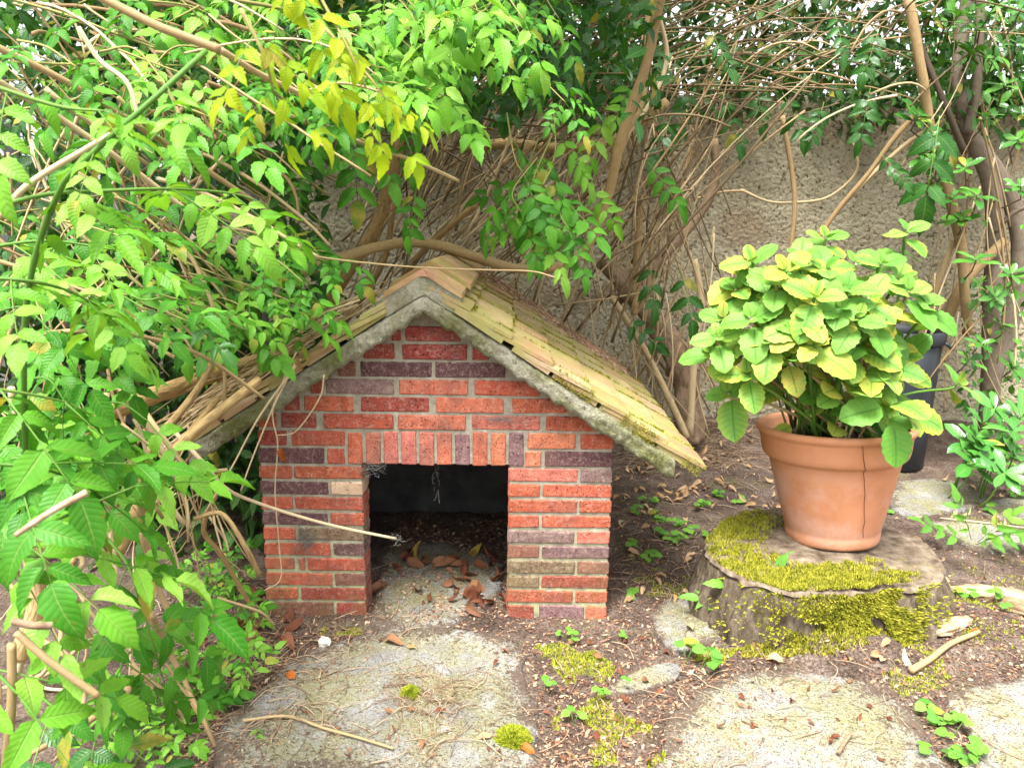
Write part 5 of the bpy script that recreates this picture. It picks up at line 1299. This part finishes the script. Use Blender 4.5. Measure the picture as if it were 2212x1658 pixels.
# dry leaves and straw on the back of the roof
ms = leaf_set(DRYM, 'leaf', DRYR)
mb = MB()
for _ in range(500):
    s = U(.1, .8); yy = U(2.85, 3.25); p = Vector((AX + cA * s + sA * .05, yy, z0r - sA * s + .062)); a = U(0, 6.28); d = Vector((math.cos(a) * cA, math.sin(a), -math.cos(a) * sA)) * U(.02, .07)
    tube(mb, [p, p + d * .5 + Vector((0, 0, .004)), p + d], .0012, .0008, 4)
tag(mb.build('roof_litter', LITTER, roof, False), kind='stuff')

# ------------------------------------------------------------------ seedlings and weeds
im = leaf_set(IVY, 'leaf', SEED)
def seedling(x, y, n, L_, label, group, meshes=None, z=None, hgt=.03):
    L_ *= .85
    p = gr(x, y); base = Vector((p.x, p.y, (ground_z(p.x, p.y) if z is None else z)))
    e = empty('seedling', base); tag(e, label, 'seedling', group)
    for k in range(n):
        tip = base + Vector((U(-.6, .6) * L_ * n ** .5, U(-.6, .6) * L_ * n ** .5, hgt * U(.5, 1.4)))
        mb = MB(); tube(mb, [base, (base + tip) / 2 + Vector((0, 0, .006)), tip], .0009, .0008, 4); mb.build('stem', GREENS, e)
        d = (tip - base); d.z = 0; d = d.normalized() if d.length > 1e-4 else Vector((1, 0, 0))
        for sg in (-1, 1):
            dd = d * .5 + Vector((-d.y, d.x, 0)) * sg + Vector((0, -.1, U(-.2, .3)))
            obj('leaf', R.choice(meshes or im), None, e, frame(tip, dd, Vector((U(-.3, .3), -.4, 1))) @ Matrix.Scale(L_ * U(.7, 1.2), 4))
for x, y in [(1395, 1090), (1425, 1120), (1450, 1130), (1480, 1145), (1440, 1165), (1490, 1100), (1560, 1075), (1590, 1085), (1470, 1180), (1360, 1185), (1410, 1215), (1530, 1095), (1380, 1110), (1500, 1160)]:
    seedling(x, y, R.choice((2, 3, 4)), .034, 'small ivy seedling in the soil between kennel and stump', 'ivy seedlings between kennel and stump')
seedling(1372, 1290, 1, .05, 'two leaved seedling right of the brick pillar foot', None, hgt=.02)
for x, y in [(1220, 1385), (1235, 1400), (1185, 1495), (1355, 1495), (1355, 1380), (1290, 1520), (1240, 1565)]:
    seedling(x, y, R.choice((1, 2, 2)), .026, 'tiny green seedling in the mossy gap between the slabs', 'seedlings in the mossy gap')
seedling(1480, 1440, 3, .05, 'bright leafy weed at the left rim of the right slab', None, hgt=.06); seedling(1510, 1450, 2, .05, 'pale leafed weed beside the small slab strip', None, hgt=.04)
for x, y in [(2000, 1540), (2025, 1555), (2045, 1560), (2060, 1590), (2070, 1630), (2050, 1640), (2085, 1650), (2030, 1645), (2040, 1580)]:
    seedling(x, y, 2, .036, 'round leafed seedling in the gap between the right slabs', 'seedlings between the right slabs')
for x, y in [(1905, 1370), (1950, 1385), (2120, 1310), (2150, 1330), (2090, 1300), (1920, 1105), (2190, 1075), (2150, 1110), (1555, 1080)]:
    seedling(x, y, 2, .04, 'small weed in the soil around the stump', 'weeds around the stump')
for x, y in [(2150, 1020), (2190, 1040), (2205, 1010), (2170, 1060), (2110, 1045), (2200, 1075)]:
    seedling(x, y, 4, .045, 'light green weed below the glossy shrub', 'weeds below the glossy shrub', hgt=.07)
vmesh = leaf_set(VINE, 'leaf', SEED)
f1 = empty('fern_seedling', gr(1630, 1320)); tag(f1, 'seedling with pinnate leaves before the left side of the stump', 'seedling')
p0 = gr(1630, 1335)
for dx, dy, dz in ((-.16, -.02, .06), (-.08, -.05, .10), (.02, -.04, .12), (.12, -.03, .07), (.07, .02, .13)):
    tip = p0 + Vector((dx, dy, dz)); put_leaf(f1, p0.lerp(tip, .25) + Vector((0, 0, .02)), tip - p0, Vector((0, -.5, 1)), .15, 4, SEED, True)
f2 = empty('fern_seedling', gr(2110, 1170)); tag(f2, 'leafy seedling on the ground right of the pot', 'seedling')
p0 = gr(2100, 1190)
for dx, dy, dz in ((-.15, .02, .08), (-.05, .0, .14), (.06, -.03, .10), (.14, -.02, .05), (.02, -.06, .06)):
    tip = p0 + Vector((dx, dy, dz)); put_leaf(f2, p0.lerp(tip, .2) + Vector((0, 0, .02)), tip - p0, Vector((0, -.5, 1)), .16, 3, SEED, True)
f3 = empty('fern_seedling', gr(550, 1580)); tag(f3, 'tiny light seedling growing on the left slab', 'seedling')
put_leaf(f3, gr(552, 1565, .02), gr(558, 1605, .01) - gr(552, 1565, .02), Vector((0, -.3, 1)), .06, 3, SEED, True)

# ------------------------------------------------------------------ rotten wood, stones, cobwebs
def chunk(x, y, l, w_, hgt, rot, label, mat=ROTW, name='wood_chunk', cat='wood', seed=1):
    p = gr(x, y); mb = MB(); vs_ = []; nu, nv = 30, 26
    for i in range(nu + 1):
        t = i / nu; e = math.sin(math.pi * min(1, max(0, t * .92 + .04))) ** .45
        for k in range(nv):
            a = 2 * math.pi * k / nv
            q = 1 + .45 * noise.noise(Vector((math.cos(a) * 2, math.sin(a) * 2, t * 2 + seed * 7))) + .5 * noise.noise(Vector((math.cos(a) * 6, math.sin(a) * 6, t * 2.5 + seed))) + .2 * noise.noise(Vector((a * 9, t * 14, seed)))
            vs_.append(((t - .5) * l, math.cos(a) * w_ * .5 * e * q, math.sin(a) * hgt * .5 * e * q))
    mb.add(vs_, [(i * nv + k, i * nv + (k + 1) % nv, (i + 1) * nv + (k + 1) % nv, (i + 1) * nv + k) for i in range(nu) for k in range(nv)] + [tuple(range(nv))[::-1], tuple(nu * nv + k for k in range(nv))])
    o = obj(name, mb.mesh(name), mat, None, Matrix.Translation((p.x, p.y, ground_z(p.x, p.y) + hgt * .28)) @ Matrix.Rotation(rot, 4, 'Z') @ Matrix.Rotation(U(-.1, .1), 4, 'Y'))
    tag(o, label, cat)
chunk(2050, 1385, .17, .05, .035, .45, 'pale splinter of rotten wood at the right foot of the stump', seed=1)
chunk(2200, 1330, .20, .05, .045, -.9, 'bleached log end at the right edge', seed=3)
chunk(2140, 1290, .28, .08, .035, -.25, 'flat rotten root running right from the stump', seed=5)
chunk(702, 1397, .035, .030, .028, .4, 'small white stone on the soil before the left pillar', simple('pale_stone', [(.5, .45, .36), (.62, .58, .5)], 40, .9), 'stone', 'stone', 6)
def web(c, sx_, sy_, n, label, mat=WEB):
    mb = MB(); c = Vector(c); n = int(n * .4)
    for _ in range(n):
        p = c + Vector((R.gauss(0, sx_), U(-.012, .004), R.gauss(0, sy_))); q = p + Vector((R.gauss(0, sx_), U(-.006, .006), R.gauss(0, sy_)))
        tube(mb, spline([p, (p + q) / 2 + rv(.006), q], 4), .0005, .0004, 3)
    tag(mb.build('cobweb', mat, None, False), label, 'cobweb')
web(at(660, 1168, YW - .006), .016, .016, 340, 'dusty grey cobweb on the left brick pillar')
web(at(800, 1008, YW + .005), .022, .010, 220, 'dusty cobweb in the upper left corner of the doorway')
web(at(856, 1165, 2.12), .009, .008, 90, 'dusty web clump on the tip of the long cane')
web(at(945, 1030, YW + .06), .004, .022, 50, 'cobweb strand hanging from the lintel')
web(at(1095, 905, YW - .005), .03, .006, 160, 'dusty cobweb along the joint above the soldier course')
